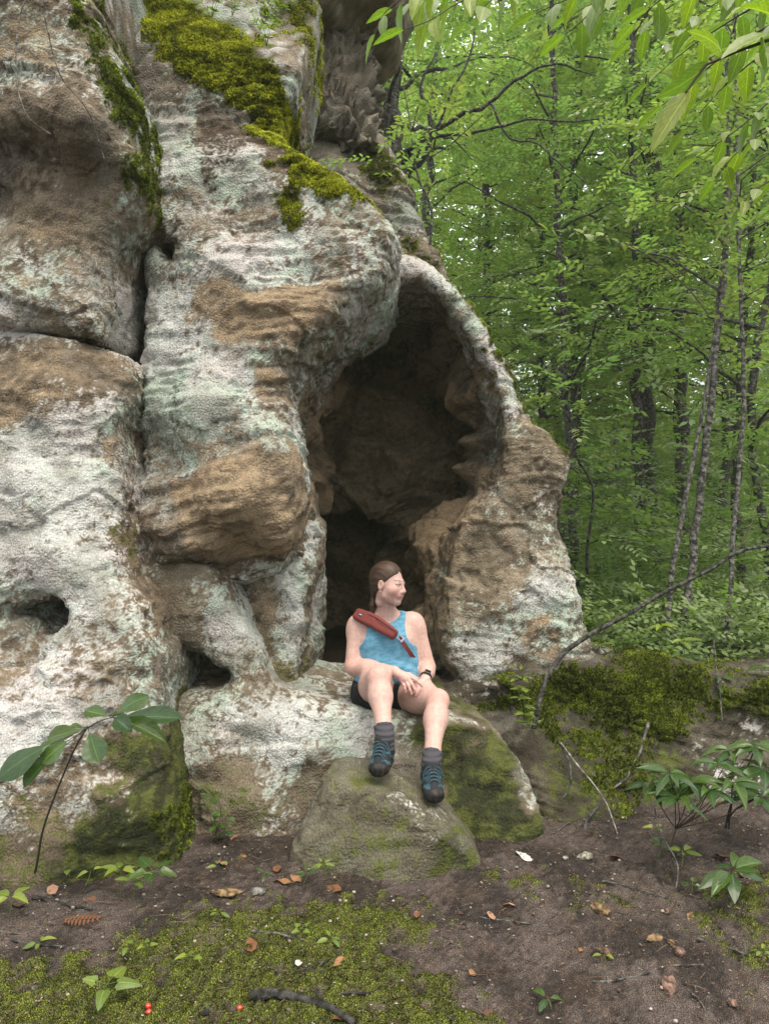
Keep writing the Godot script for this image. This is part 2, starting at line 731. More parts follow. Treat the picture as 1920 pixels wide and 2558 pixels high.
func tuft(blades: int, sd: int) -> ArrayMesh:
	var r := RandomNumberGenerator.new()
	r.seed = sd
	var v := PackedVector3Array()
	var n := PackedVector3Array()
	var idx := PackedInt32Array()
	for b in blades:
		var a := r.randf() * TAU
		var out := Vector3(cos(a), 0, sin(a))
		var lean := r.randf_range(0.15, 0.9)
		var tip := (out * lean + Vector3.UP).normalized() * r.randf_range(0.6, 1.0)
		var root := out * r.randf_range(0.0, 0.35)
		var side := Vector3(-out.z, 0, out.x) * 0.16
		var nn := (out * 0.3 + Vector3.UP).normalized()
		var k := v.size()
		v.append_array([root - side, root + side, root + tip * 0.6 + side * 0.7, root + tip * 0.6 - side * 0.7, root + tip])
		n.append_array([nn, nn, nn, nn, nn])
		idx.append_array([k, k + 1, k + 2, k, k + 2, k + 3, k + 3, k + 2, k + 4])
	return array_mesh(v, n, idx)


# ---------------------------------------------------------------- the outcrop, rock by rock

const LICHEN := 0
const OCHRE := 1
const ALGAE := 2
const MOSS := 3
const CRUST_AND_SHADE := 4  # dark brown; also carries shade painted into a recess


func rocks() -> void:
	var brown := Color(0.15, 0.115, 0.08)
	var pale := Color(0.28, 0.23, 0.172)
	var list := []
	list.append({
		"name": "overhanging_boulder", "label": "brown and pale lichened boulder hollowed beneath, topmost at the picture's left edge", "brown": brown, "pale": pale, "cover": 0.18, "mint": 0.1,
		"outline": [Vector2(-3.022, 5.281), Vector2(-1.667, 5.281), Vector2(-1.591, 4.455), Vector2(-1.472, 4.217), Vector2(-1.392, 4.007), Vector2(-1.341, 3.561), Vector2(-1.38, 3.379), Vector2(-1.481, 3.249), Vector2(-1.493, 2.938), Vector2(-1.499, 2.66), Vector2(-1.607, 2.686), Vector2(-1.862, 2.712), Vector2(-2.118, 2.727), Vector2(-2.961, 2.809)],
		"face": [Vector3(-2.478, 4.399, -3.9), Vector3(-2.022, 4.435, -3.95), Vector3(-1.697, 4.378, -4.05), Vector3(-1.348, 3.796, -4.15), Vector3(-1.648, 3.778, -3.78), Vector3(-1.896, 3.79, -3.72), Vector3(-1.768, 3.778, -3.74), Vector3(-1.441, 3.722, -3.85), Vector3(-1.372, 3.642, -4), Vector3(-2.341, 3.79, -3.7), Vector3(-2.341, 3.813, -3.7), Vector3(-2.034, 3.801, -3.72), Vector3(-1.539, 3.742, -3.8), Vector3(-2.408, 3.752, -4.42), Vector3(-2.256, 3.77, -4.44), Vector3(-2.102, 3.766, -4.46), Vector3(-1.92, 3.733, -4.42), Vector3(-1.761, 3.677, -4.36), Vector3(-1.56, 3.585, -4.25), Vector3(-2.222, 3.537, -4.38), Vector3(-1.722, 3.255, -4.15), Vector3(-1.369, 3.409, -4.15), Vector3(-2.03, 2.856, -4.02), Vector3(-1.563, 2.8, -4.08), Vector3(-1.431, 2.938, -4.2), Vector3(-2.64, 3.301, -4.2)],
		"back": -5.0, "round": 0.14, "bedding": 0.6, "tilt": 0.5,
		"growth_and_tone": [[OCHRE, 0.42, 0.12, [Vector2(-2.096, 4.335), Vector2(-1.718, 4.387), Vector2(-1.51, 3.949), Vector2(-1.711, 3.924), Vector2(-1.939, 4.026), Vector2(-2.09, 4.001)]], [CRUST_AND_SHADE, 0.42, 0.12, [Vector2(-2.454, 4.037), Vector2(-1.873, 3.97), Vector2(-1.475, 3.795), Vector2(-1.444, 3.395), Vector2(-2.022, 3.395), Vector2(-2.444, 3.501)]], [LICHEN, -0.75, 0.12, [Vector2(-2.655, 3.98), Vector2(-1.855, 3.928), Vector2(-1.442, 3.823), Vector2(-1.359, 3.353), Vector2(-1.665, 3.249), Vector2(-2.128, 3.353), Vector2(-2.64, 3.301)]],  # dark brown here paints the shade of the recess under the lip
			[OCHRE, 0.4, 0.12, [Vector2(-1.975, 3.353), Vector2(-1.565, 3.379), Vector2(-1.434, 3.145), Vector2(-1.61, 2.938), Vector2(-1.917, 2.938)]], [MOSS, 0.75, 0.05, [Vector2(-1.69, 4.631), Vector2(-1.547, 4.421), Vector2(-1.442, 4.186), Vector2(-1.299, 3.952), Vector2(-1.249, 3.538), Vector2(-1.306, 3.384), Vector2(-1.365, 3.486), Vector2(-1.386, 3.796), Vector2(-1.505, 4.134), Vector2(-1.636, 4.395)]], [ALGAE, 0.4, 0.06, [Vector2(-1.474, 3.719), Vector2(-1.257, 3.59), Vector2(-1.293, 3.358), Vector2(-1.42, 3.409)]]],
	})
	list.append({
		"name": "leaning_slab", "label": "tall white-lichened slab reaching down to the dark mossy foot behind the bigleaf sapling", "brown": brown, "pale": Color(0.25, 0.19, 0.13), "cover": 0.34, "mint": -0.2,
		"outline": [Vector2(-2.785, 2.737), Vector2(-1.849, 2.733), Vector2(-1.476, 2.655), Vector2(-1.402, 2.544), Vector2(-1.388, 2.351), Vector2(-1.42, 2.219), Vector2(-1.412, 1.991), Vector2(-1.381, 1.752), Vector2(-1.324, 1.432), Vector2(-1.185, 1.254), Vector2(-1.092, 0.948), Vector2(-1.104, 0.737), Vector2(-1.048, 0.527), Vector2(-0.987, 0.341), Vector2(-0.914, -0.03), Vector2(-0.895, -0.375), Vector2(-2.709, -0.375)],
		"face": [Vector3(-2.561, 2.504, -4.1), Vector3(-2.077, 2.711, -4.12), Vector3(-1.427, 2.604, -4.2), Vector3(-1.758, 2.235, -3.98), Vector3(-1.359, 2.124, -4.05), Vector3(-1.931, 1.749, -3.86), Vector3(-1.39, 1.634, -3.98), Vector3(-1.641, 1.452, -3.74), Vector3(-1.228, 1.354, -3.86), Vector3(-1.782, 1.193, -3.86), Vector3(-1.372, 1.227, -3.75), Vector3(-1.368, 0.979, -3.63), Vector3(-1.079, 0.89, -3.76), Vector3(-1.534, 0.769, -3.52), Vector3(-1.144, 0.659, -3.62), Vector3(-1.699, 0.503, -3.44), Vector3(-1.272, 0.317, -3.4), Vector3(-0.899, 0.271, -3.52), Vector3(-0.83, 0.074, -3.5), Vector3(-1.448, 0.042, -3.35), Vector3(-2.287, 1.298, -3.7), Vector3(-2.084, 0.516, -3.4)],
		"back": -4.8, "round": 0.12, "bedding": 0.35, "pits": 0.4,
		"hollows": [{"outline": [Vector2(-1.937, 1.226), Vector2(-1.824, 1.285), Vector2(-1.699, 1.317), Vector2(-1.591, 1.263), Vector2(-1.572, 1.188), Vector2(-1.612, 1.118), Vector2(-1.696, 1.081), Vector2(-1.758, 1.136), Vector2(-1.823, 1.186), Vector2(-1.936, 1.188)], "taper": 0.12, "from": -3.75, "to": -4.3, "round": 0.06}],
		"growth_and_tone": [[LICHEN, -0.55, 0.1, [Vector2(-2.535, 2.741), Vector2(-1.895, 2.729), Vector2(-1.339, 2.555), Vector2(-1.325, 2.345), Vector2(-1.668, 2.37), Vector2(-1.887, 2.247), Vector2(-2.527, 2.37)]], [OCHRE, 0.5, 0.1, [Vector2(-2.015, 2.556), Vector2(-1.795, 2.482), Vector2(-1.648, 2.409), Vector2(-1.865, 2.287), Vector2(-2.01, 2.287)]], [OCHRE, 0.5, 0.06, [Vector2(-1.51, 2.223), Vector2(-1.392, 2.223), Vector2(-1.378, 2.033), Vector2(-1.484, 2.033)]], [ALGAE, 0.6, 0.08, [Vector2(-1.368, 1.681), Vector2(-1.261, 1.657), Vector2(-1.244, 1.432), Vector2(-1.282, 1.467)]],
			[LICHEN, 0.35, 0.08, [Vector2(-1.786, 0.878), Vector2(-1.57, 0.878), Vector2(-1.247, 0.814), Vector2(-1.053, 0.75), Vector2(-1.073, 0.643), Vector2(-1.354, 0.75), Vector2(-1.567, 0.665), Vector2(-1.782, 0.665)]], [ALGAE, 0.9, 0.1, [Vector2(-1.228, 0.678), Vector2(-0.974, 0.719), Vector2(-0.799, 0.052), Vector2(-1.157, 0.011), Vector2(-1.369, 0.156), Vector2(-1.246, 0.427)]], [ALGAE, 0.5, 0.12, [Vector2(-1.907, 0.379), Vector2(-1.292, 0.379), Vector2(-0.799, 0.298), Vector2(-0.796, -0.105), Vector2(-1.898, -0.105)]], [LICHEN, -0.28, 0.12, [Vector2(-1.939, 0.567), Vector2(-0.897, 0.691), Vector2(-0.809, 0.074), Vector2(-1.929, 0.074)]], [OCHRE, 0.35, 0.1, [Vector2(-1.335, 0.649), Vector2(-1.105, 0.608), Vector2(-1.187, 0.443), Vector2(-1.354, 0.484)]], [MOSS, 0.5, 0.05, [Vector2(-1.026, 0.439), Vector2(-0.82, 0.379), Vector2(-0.787, 0.096), Vector2(-1.084, 0.096)]]],
	})
	list.append({
		"name": "pillar_rock", "label": "huge mint-lichened rock with a bright moss shawl and a hanging brown nose, beside the cave", "brown": Color(0.16, 0.122, 0.088), "pale": Color(0.29, 0.238, 0.18), "cover": 0.27, "mint": 0.15,
		"outline": [Vector2(-1.744, 5.544), Vector2(-0.53, 5.544), Vector2(-0.527, 4.659), Vector2(-0.623, 4.461), Vector2(-0.613, 4.178), Vector2(-0.463, 4.015), Vector2(-0.234, 3.855), Vector2(0.041, 3.618), Vector2(0.077, 3.506), Vector2(0.022, 3.297), Vector2(-0.082, 3.172), Vector2(-0.246, 3.034), Vector2(-0.383, 2.868), Vector2(-0.519, 2.675), Vector2(-0.578, 2.455), Vector2(-0.517, 2.236), Vector2(-0.47, 1.991), Vector2(-0.474, 1.746), Vector2(-0.514, 1.557), Vector2(-0.622, 1.435), Vector2(-0.946, 1.381), Vector2(-1.271, 1.408), Vector2(-1.354, 1.557), Vector2(-1.394, 1.828), Vector2(-1.429, 2.045), Vector2(-1.416, 2.318), Vector2(-1.436, 2.648), Vector2(-1.459, 3.256), Vector2(-1.406, 3.45), Vector2(-1.373, 3.897), Vector2(-1.493, 4.291), Vector2(-1.657, 4.602)],
		"face": [Vector3(-1.675, 5.907, -5.1), Vector3(-0.769, 6.161, -5.4), Vector3(-1.609, 5.131, -4.92), Vector3(-1.008, 5.152, -4.95), Vector3(-0.724, 5.26, -5.1), Vector3(-1.696, 4.709, -4.75), Vector3(-1.39, 4.245, -4.72), Vector3(-1.185, 4.499, -4.7), Vector3(-0.671, 4.322, -4.75), Vector3(-0.908, 3.701, -4.5), Vector3(-0.083, 3.668, -4.55), Vector3(-1.198, 3.678, -4.45), Vector3(-0.353, 3.265, -4.45), Vector3(-0.995, 3.076, -4.3), Vector3(-0.598, 2.701, -4.28), Vector3(-1.328, 2.566, -4.38), Vector3(-0.704, 2.47, -4.3), Vector3(-0.948, 2.308, -4.12), Vector3(-0.561, 2.049, -4.04), Vector3(-1.231, 1.892, -4.25), Vector3(-0.786, 1.8, -3.95), Vector3(-0.51, 1.682, -4.03), Vector3(-1.047, 1.537, -4.05), Vector3(-1.329, 2.035, -4.4), Vector3(-1.37, 3.145, -4.5), Vector3(-0.567, 1.524, -4.1), Vector3(-1.043, 1.418, -4.45), Vector3(-0.82, 1.41, -4.4), Vector3(-0.615, 1.429, -4.45)],
		"back": -5.7, "round": 0.16, "bedding": 0.9, "tilt": -0.12, "lean": Vector2(0.0, 0.12), "pits": 0.3,
		"hollows": [{"outline": [Vector2(-1.38, 3.408), Vector2(-1.298, 3.419), Vector2(-1.232, 3.342), Vector2(-1.259, 3.237), Vector2(-1.34, 3.27)], "taper": 0.1, "from": -4.4, "to": -4.95, "round": 0.05}],
		"growth_and_tone": [[MOSS, 1.05, 0.05, [Vector2(-1.613, 5.014), Vector2(-1.393, 5.196), Vector2(-1.125, 5.045), Vector2(-0.828, 4.802), Vector2(-0.649, 4.546), Vector2(-0.53, 4.32), Vector2(-0.383, 4.164), Vector2(-0.559, 4.14), Vector2(-0.795, 4.254), Vector2(-1.032, 4.395), Vector2(-1.209, 4.501), Vector2(-1.352, 4.561), Vector2(-1.389, 4.757)]], [MOSS, 1.05, 0.045, [Vector2(-0.876, 4.308), Vector2(-0.649, 4.221), Vector2(-0.423, 4.078), Vector2(-0.197, 3.934), Vector2(0.073, 3.691), Vector2(0, 3.634), Vector2(-0.169, 3.691), Vector2(-0.394, 3.828), Vector2(-0.648, 3.983), Vector2(-0.847, 4.144)]], [MOSS, 0.5, 0.06, [Vector2(-1.333, 5.982), Vector2(-0.434, 5.982), Vector2(-0.431, 4.999), Vector2(-0.523, 4.716), Vector2(-0.709, 4.999), Vector2(-1.08, 5.251)]], [MOSS, 0.72, 0.04, [Vector2(-0.641, 4.008), Vector2(-0.362, 3.895), Vector2(-0.083, 3.682), Vector2(-0.362, 3.64), Vector2(-0.445, 3.725), Vector2(-0.455, 3.457), Vector2(-0.569, 3.443), Vector2(-0.607, 3.725)]], [CRUST_AND_SHADE, 0.6, 0.09, [Vector2(-1.158, 4.322), Vector2(-0.875, 4.207), Vector2(-0.592, 4.006), Vector2(-0.506, 3.691), Vector2(-0.817, 3.92), Vector2(-0.844, 3.691), Vector2(-1.069, 3.691), Vector2(-1.213, 4.092)]],
			[CRUST_AND_SHADE, 0.4, 0.07, [Vector2(-1.017, 3.562), Vector2(-0.825, 3.562), Vector2(-0.824, 3.422), Vector2(-1.044, 3.422)]], [OCHRE, 0.75, 0.1, [Vector2(-1.126, 3.076), Vector2(-0.707, 3.023), Vector2(-0.341, 3.103), Vector2(-0.314, 2.97), Vector2(-0.496, 2.706), Vector2(-0.705, 2.706), Vector2(-1.124, 2.812)]], [OCHRE, 0.6, 0.08, [Vector2(-0.756, 2.549), Vector2(-0.548, 2.601), Vector2(-0.52, 2.287), Vector2(-0.677, 2.391)]], [OCHRE, 0.8, 0.1, [Vector2(-1.039, 2.044), Vector2(-0.653, 2.117), Vector2(-0.423, 1.972), Vector2(-0.422, 1.706), Vector2(-0.553, 1.477), Vector2(-1.034, 1.513), Vector2(-1.133, 1.754)]], [LICHEN, -0.5, 0.1, [Vector2(-1.039, 2.044), Vector2(-0.423, 1.996), Vector2(-0.422, 1.706), Vector2(-0.505, 1.417), Vector2(-1.034, 1.441), Vector2(-1.109, 1.754)]], [LICHEN, 0.3, 0.12, [Vector2(-1.357, 2.654), Vector2(-0.913, 2.601), Vector2(-0.651, 2.287), Vector2(-1.066, 2.156), Vector2(-1.376, 2.026)]], [CRUST_AND_SHADE, 0.5, 0.08, [Vector2(-1.162, 1.56), Vector2(-0.48, 1.534), Vector2(-0.53, 1.383), Vector2(-1.135, 1.383)]], [ALGAE, 0.4, 0.06, [Vector2(-1.464, 3.436), Vector2(-1.29, 3.464), Vector2(-1.234, 3.273), Vector2(-1.417, 2.84)]]],
	})
	list.append({
		"name": "wedge_rock", "label": "ochre wedge of rock standing under the hanging brown nose", "brown": brown, "pale": pale, "cover": -0.1,
		"outline": [Vector2(-1.176, 1.447), Vector2(-0.739, 1.556), Vector2(-0.48, 1.748), Vector2(-0.443, 1.502), Vector2(-0.459, 1.229), Vector2(-0.485, 0.903), Vector2(-0.538, 0.633), Vector2(-0.734, 0.606), Vector2(-0.844, 0.822), Vector2(-0.982, 1.12)],
		"face": [Vector3(-0.998, 1.269, -4.75), Vector3(-0.622, 1.368, -4.5), Vector3(-0.498, 1.5, -4.6), Vector3(-0.736, 1.012, -4.55), Vector3(-0.518, 1.093, -4.55), Vector3(-0.612, 0.786, -4.45), Vector3(-0.835, 0.911, -4.5)],
		"back": -5.6, "round": 0.14, "bedding": 0.6, "lean": Vector2(-0.05, 0),
		"growth_and_tone": [[OCHRE, 0.5, 0.08, [Vector2(-0.973, 1.341), Vector2(-0.676, 1.395), Vector2(-0.62, 0.964), Vector2(-0.726, 0.75)]], [LICHEN, 0.45, 0.06, [Vector2(-0.569, 1.638), Vector2(-0.433, 1.638), Vector2(-0.458, 0.911), Vector2(-0.566, 0.964)]], [ALGAE, 0.5, 0.06, [Vector2(-0.727, 0.911), Vector2(-0.485, 0.911), Vector2(-0.511, 0.644), Vector2(-0.726, 0.644)]]],
	})
	list.append({
		"name": "ledge_rock", "label": "broad grey ledge rock that the woman sits on, mossy at its far end", "brown": Color(0.16, 0.125, 0.085), "pale": Color(0.25, 0.21, 0.155), "cover": 0.12, "mint": 0.1,
		"outline": [Vector2(-1.419, 1.525), Vector2(-1.203, 1.501), Vector2(-0.937, 1.417), Vector2(-0.816, 1.25), Vector2(-0.67, 0.964), Vector2(-0.586, 0.804), Vector2(-0.358, 0.75), Vector2(-0.119, 0.703), Vector2(0.167, 0.665), Vector2(0.406, 0.65), Vector2(0.549, 0.584), Vector2(0.667, 0.443), Vector2(0.761, 0.254), Vector2(0.819, 0.02), Vector2(0.84, -0.377), Vector2(-1.396, -0.377)],
		"face": [Vector3(-1.291, 1.352, -4.3), Vector3(-0.957, 1.132, -4.2), Vector3(-1.163, 0.887, -4.32), Vector3(-1.22, 0.798, -4.25), Vector3(-0.697, 0.839, -4.16), Vector3(-0.792, 0.65, -4.02), Vector3(-0.427, 0.566, -3.98), Vector3(-0.965, 0.457, -3.95), Vector3(-1.052, 0.632, -4.1), Vector3(-0.757, 0.188, -3.86), Vector3(-0.317, 0.66, -4.08), Vector3(0.049, 0.607, -4.1), Vector3(0.047, 0.381, -3.97), Vector3(0.408, 0.555, -4.02), Vector3(0.577, 0.363, -3.88), Vector3(0.64, 0.152, -3.72), Vector3(0.269, 0.173, -3.78), Vector3(-0.743, -0.057, -3.8)],
		"back": -5.3, "round": 0.13, "bedding": 0.5, "sunk": 0.0,
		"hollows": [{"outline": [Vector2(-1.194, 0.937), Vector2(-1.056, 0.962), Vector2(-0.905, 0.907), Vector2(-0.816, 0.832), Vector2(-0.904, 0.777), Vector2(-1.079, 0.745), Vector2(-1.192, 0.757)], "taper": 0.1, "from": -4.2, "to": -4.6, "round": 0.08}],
		"growth_and_tone": [[LICHEN, 0.35, 0.1, [Vector2(-1.032, 0.698), Vector2(-0.552, 0.769), Vector2(-0.12, 0.65), Vector2(-0.168, 0.461), Vector2(-0.551, 0.437), Vector2(-0.91, 0.461)]], [LICHEN, 0.7, 0.03, [Vector2(0.097, 0.643), Vector2(0.29, 0.607), Vector2(0.314, 0.5), Vector2(0.169, 0.524)]], [ALGAE, 1.0, 0.1, [Vector2(0.163, 0.679), Vector2(0.279, 0.679), Vector2(0.535, 0.61), Vector2(0.788, 0.219), Vector2(0.81, 0.014), Vector2(0.347, 0.014), Vector2(0.232, 0.357)]], [LICHEN, -0.6, 0.1, [Vector2(-1.044, 0.357), Vector2(-0.487, 0.38), Vector2(0.163, 0.449), Vector2(0.256, 0.633), Vector2(0.814, 0.587), Vector2(0.807, -0.327), Vector2(-1.038, -0.327)]], [CRUST_AND_SHADE, 0.5, 0.06, [Vector2(-1.208, 0.949), Vector2(-0.992, 0.924), Vector2(-0.839, 0.823), Vector2(-1.016, 0.747), Vector2(-1.194, 0.747)]], [ALGAE, 0.4, 0.1, [Vector2(-0.999, 0.449), Vector2(-0.441, 0.357), Vector2(-0.44, 0.128), Vector2(-0.95, 0.128)]], [OCHRE, 0.35, 0.08, [Vector2(-0.338, 0.643), Vector2(-0.073, 0.619), Vector2(-0.097, 0.548), Vector2(-0.338, 0.572)]]],  # dark layer here follows the outline of the hollow
	})
	list.append({
		"name": "peaked_boulder", "label": "small peaked olive boulder under the woman's boots", "brown": Color(0.11, 0.096, 0.066), "pale": Color(0.185, 0.17, 0.125), "cover": -0.42, "mint": 0.1,
		"outline": [Vector2(-0.459, -0.25), Vector2(-0.434, 0.052), Vector2(-0.396, 0.214), Vector2(-0.308, 0.394), Vector2(-0.234, 0.49), Vector2(-0.181, 0.508), Vector2(-0.066, 0.473), Vector2(0.066, 0.429), Vector2(0.176, 0.373), Vector2(0.275, 0.316), Vector2(0.38, 0.216), Vector2(0.474, 0.065), Vector2(0.536, -0.25)],
		"face": [Vector3(-0.205, 0.531, -3.62), Vector3(-0.032, 0.516, -3.53), Vector3(0.083, 0.474, -3.5), Vector3(0.224, 0.41, -3.49), Vector3(-0.28, 0.34, -3.62), Vector3(0.042, 0.279, -3.5), Vector3(-0.376, 0.148, -3.52), Vector3(-0.06, 0.138, -3.4), Vector3(0.353, 0.156, -3.5), Vector3(0.145, 0.388, -3.48), Vector3(-0.184, 0.197, -3.45), Vector3(0.039, -0.011, -3.3)],
		"back": -3.93, "round": 0.1, "bedding": 0.25, "rough": 0.7, "cell": 0.04, "sunk": 0.0,
		"growth_and_tone": [[ALGAE, 0.46, 0.15, [Vector2(-0.193, 0.558), Vector2(0.15, 0.41), Vector2(0.491, 0.073), Vector2(-0.064, 0.073), Vector2(-0.406, 0.136), Vector2(-0.278, 0.41)]], [ALGAE, 0.35, 0.05, [Vector2(0.25, 0.32), Vector2(0.498, 0.074), Vector2(0.27, 0.074)]], [OCHRE, 0.3, 0.06, [Vector2(-0.286, 0.399), Vector2(-0.198, 0.508), Vector2(-0.154, 0.377), Vector2(-0.242, 0.29)]], [LICHEN, 0.1, 0.1, [Vector2(-0.307, 0.237), Vector2(0.02, 0.237), Vector2(-0.061, 0.136), Vector2(-0.266, 0.116)]]],
	})
	list.append({
		"name": "cave_rock", "label": "arched rock around the dark cave, with its lichened leg beside the forest", "brown": Color(0.145, 0.115, 0.08), "pale": Color(0.28, 0.225, 0.16), "cover": -0.06, "mint": 0.2,
		"outline": [Vector2(-1.611, 0.154), Vector2(-1.648, 3.476), Vector2(-0.84, 3.665), Vector2(-0.342, 3.697), Vector2(-0.062, 3.524), Vector2(0.124, 3.558), Vector2(0.28, 3.527), Vector2(0.451, 3.398), Vector2(0.614, 3.178), Vector2(0.762, 2.943), Vector2(0.878, 2.731), Vector2(0.963, 2.495), Vector2(1.08, 2.346), Vector2(1.226, 2.188), Vector2(1.25, 2.074), Vector2(1.187, 1.858), Vector2(1.155, 1.735), Vector2(1.214, 1.49), Vector2(1.255, 1.184), Vector2(1.326, 0.895), Vector2(1.317, 0.637), Vector2(1.276, 0.154)],
		"face": [Vector3(0.931, 1.204, -4.85), Vector3(0.497, 0.911, -4.88), Vector3(1.063, 0.836, -4.8), Vector3(0.662, 1.552, -5), Vector3(1.076, 1.827, -5.1), Vector3(1.068, 2.161, -5.05), Vector3(0.85, 2.43, -5.2), Vector3(0.542, 3.079, -5.25), Vector3(0.224, 3.435, -5.25), Vector3(-0.093, 3.414, -5.1), Vector3(0.511, 1.492, -5), Vector3(-1.038, 2.43, -5.2), Vector3(-1.028, 0.866, -5.2), Vector3(0.727, 0.769, -4.86)],
		"back": -8.6, "round": 0.16, "bedding": 0.7, "inner": -5.3, "cell": 0.045, "pits": 0.4, "lean": Vector2(-0.03, 0),
		"hollows": [{"outline": [Vector2(-0.774, 0.006), Vector2(-0.689, 0.894), Vector2(-0.661, 1.492), Vector2(-0.694, 2.095), Vector2(-0.63, 2.459), Vector2(-0.531, 2.795), Vector2(-0.38, 3.07), Vector2(-0.152, 3.301), Vector2(0.091, 3.421), Vector2(0.289, 3.396), Vector2(0.472, 3.23), Vector2(0.626, 2.985), Vector2(0.746, 2.734), Vector2(0.811, 2.49), Vector2(0.822, 2.246), Vector2(0.784, 1.974), Vector2(0.603, 1.793), Vector2(0.451, 1.612), Vector2(0.384, 1.342), Vector2(0.324, 1.132), Vector2(0.299, 0.894), Vector2(0.374, 0.745), Vector2(0.463, 0.662), Vector2(0.506, 0.006)], "taper": 0.05, "from": -4.9, "to": -7.1, "round": 0.08}, {"outline": [Vector2(-1.095, -0.167), Vector2(-0.941, 1.535), Vector2(-0.533, 1.903), Vector2(0, 1.821), Vector2(0.245, 1.371), Vector2(0.203, -0.167)], "taper": 0.03, "from": -6.9, "to": -8.3, "round": 0.3}],
		"growth_and_tone": [[MOSS, 0.55, 0.05, [Vector2(0.095, 3.593), Vector2(0.317, 3.61), Vector2(0.633, 3.289), Vector2(0.946, 2.779), Vector2(1.32, 2.256), Vector2(1.319, 2.115), Vector2(1.007, 2.414), Vector2(0.836, 2.747), Vector2(0.569, 3.209), Vector2(0.317, 3.497)]], [LICHEN, 0.45, 0.08, [Vector2(0.063, 3.558), Vector2(0.283, 3.533), Vector2(0.533, 3.273), Vector2(0.797, 2.831), Vector2(0.935, 2.485), Vector2(0.934, 2.235), Vector2(0.841, 2.422), Vector2(0.718, 2.768), Vector2(0.439, 3.241), Vector2(0.22, 3.431)]], [LICHEN, 0.3, 0.08, [Vector2(0.907, 2.246), Vector2(1.193, 2.155), Vector2(1.145, 1.823), Vector2(0.904, 1.853)]], [CRUST_AND_SHADE, 0.35, 0.08, [Vector2(0.71, 2.414), Vector2(0.894, 2.259), Vector2(0.922, 1.858), Vector2(0.707, 1.797)]], [LICHEN, -0.6, 0.1, [Vector2(-0.713, 3.037), Vector2(0.062, 3.288), Vector2(0.279, 3.319), Vector2(0.681, 2.756), Vector2(0.772, 2.414), Vector2(0.707, 1.858), Vector2(0.368, 1.337), Vector2(0.305, 0.667), Vector2(-0.701, 0.577)]], [OCHRE, 0.9, 0.15, [Vector2(-0.64, 0.577), Vector2(-0.588, 2.725), Vector2(0.217, 3.225), Vector2(0.68, 2.725), Vector2(0.646, 1.92), Vector2(0.398, 1.337), Vector2(0.213, 0.637)]], [OCHRE, 0.7, 0.04, [Vector2(0.931, 1.117), Vector2(1.062, 1.146), Vector2(1.046, 0.915), Vector2(0.958, 0.915)]], [LICHEN, 0.25, 0.1, [Vector2(0.378, 1.06), Vector2(0.93, 1.031), Vector2(1.22, 0.944), Vector2(1.19, 0.771), Vector2(0.493, 0.771)]]],  # the wide ochre area paints light onto the dark cave walls
	})
	list.append({
		"name": "honeycomb_rock", "label": "dark honeycomb-weathered rock with thin curling fins above the mossy slope", "brown": Color(0.15, 0.125, 0.095), "pale": Color(0.30, 0.26, 0.205), "cover": -0.7, "grey": 0.15,
		"outline": [Vector2(-0.815, 6.133), Vector2(-0.259, 6.133), Vector2(-0.111, 5.754), Vector2(-0.148, 5.565), Vector2(-0.066, 5.376), Vector2(-0.081, 5.094), Vector2(-0.11, 4.963), Vector2(-0.055, 4.775), Vector2(-0.202, 4.588), Vector2(-0.404, 4.663), Vector2(-0.698, 4.663), Vector2(-0.848, 5.151)],
		"face": [Vector3(-0.497, 6.049, -6.2), Vector3(-0.188, 5.746, -6.1), Vector3(-0.512, 5.308, -5.95), Vector3(-0.184, 5.226, -6), Vector3(-0.529, 4.787, -5.75), Vector3(-0.215, 4.696, -5.85), Vector3(-0.323, 4.989, -5.85), Vector3(-0.641, 5.032, -5.8)],
		"back": -6.9, "round": 0.16, "comb": 1.3, "bedding": 0.0, "spall": 0.0, "cell": 0.036,
	})
	list.append({
		"name": "bridging_rock", "label": "brown underside of a rock slab bridging the top edge above the honeycomb rock", "brown": brown, "pale": pale, "cover": -0.4,
		"outline": [Vector2(-0.843, 6.96), Vector2(0.256, 6.96), Vector2(0.146, 5.983), Vector2(0, 5.804), Vector2(-0.255, 5.737), Vector2(-0.473, 5.666), Vector2(-0.837, 5.722)],
		"face": [Vector3(-0.612, 5.895, -5.5), Vector3(-0.104, 5.973, -5.6), Vector3(-0.457, 5.618, -5.7), Vector3(0, 5.799, -5.8)],
		"back": -7.0, "round": 0.14, "bedding": 0.4,
	})
	list.append({
		"name": "mossy_outcrop", "label": "mossy outcrop between the honeycomb rock and the arch", "brown": brown, "pale": pale, "cover": 0.0, "mint": 0.2,
		"outline": [Vector2(-0.706, 3.619), Vector2(-0.635, 4.752), Vector2(-0.262, 4.79), Vector2(-0.112, 4.943), Vector2(0.037, 4.828), Vector2(0.142, 4.524), Vector2(0.224, 4.297), Vector2(0.353, 3.957), Vector2(0.483, 3.694), Vector2(0.482, 3.319)],
		"face": [Vector3(-0.037, 4.701, -6), Vector3(-0.108, 4.355, -5.9), Vector3(0.179, 3.969, -5.85), Vector3(-0.279, 4.262, -5.7), Vector3(0.318, 3.734, -5.8), Vector3(-0.102, 3.66, -5.6)],
		"back": -7.4, "round": 0.18, "bedding": 0.8,
		"growth_and_tone": [[MOSS, 0.6, 0.06, [Vector2(-0.221, 4.701), Vector2(0.037, 4.738), Vector2(0.183, 4.402), Vector2(-0.11, 4.327)]], [ALGAE, 0.3, 0.1, [Vector2(-0.221, 4.775), Vector2(0.183, 4.402), Vector2(0.366, 3.882), Vector2(0.037, 4.104)]], [MOSS, 0.5, 0.06, [Vector2(0.072, 3.989), Vector2(0.36, 3.844), Vector2(0.467, 3.625), Vector2(0.18, 3.698)]]],
	})
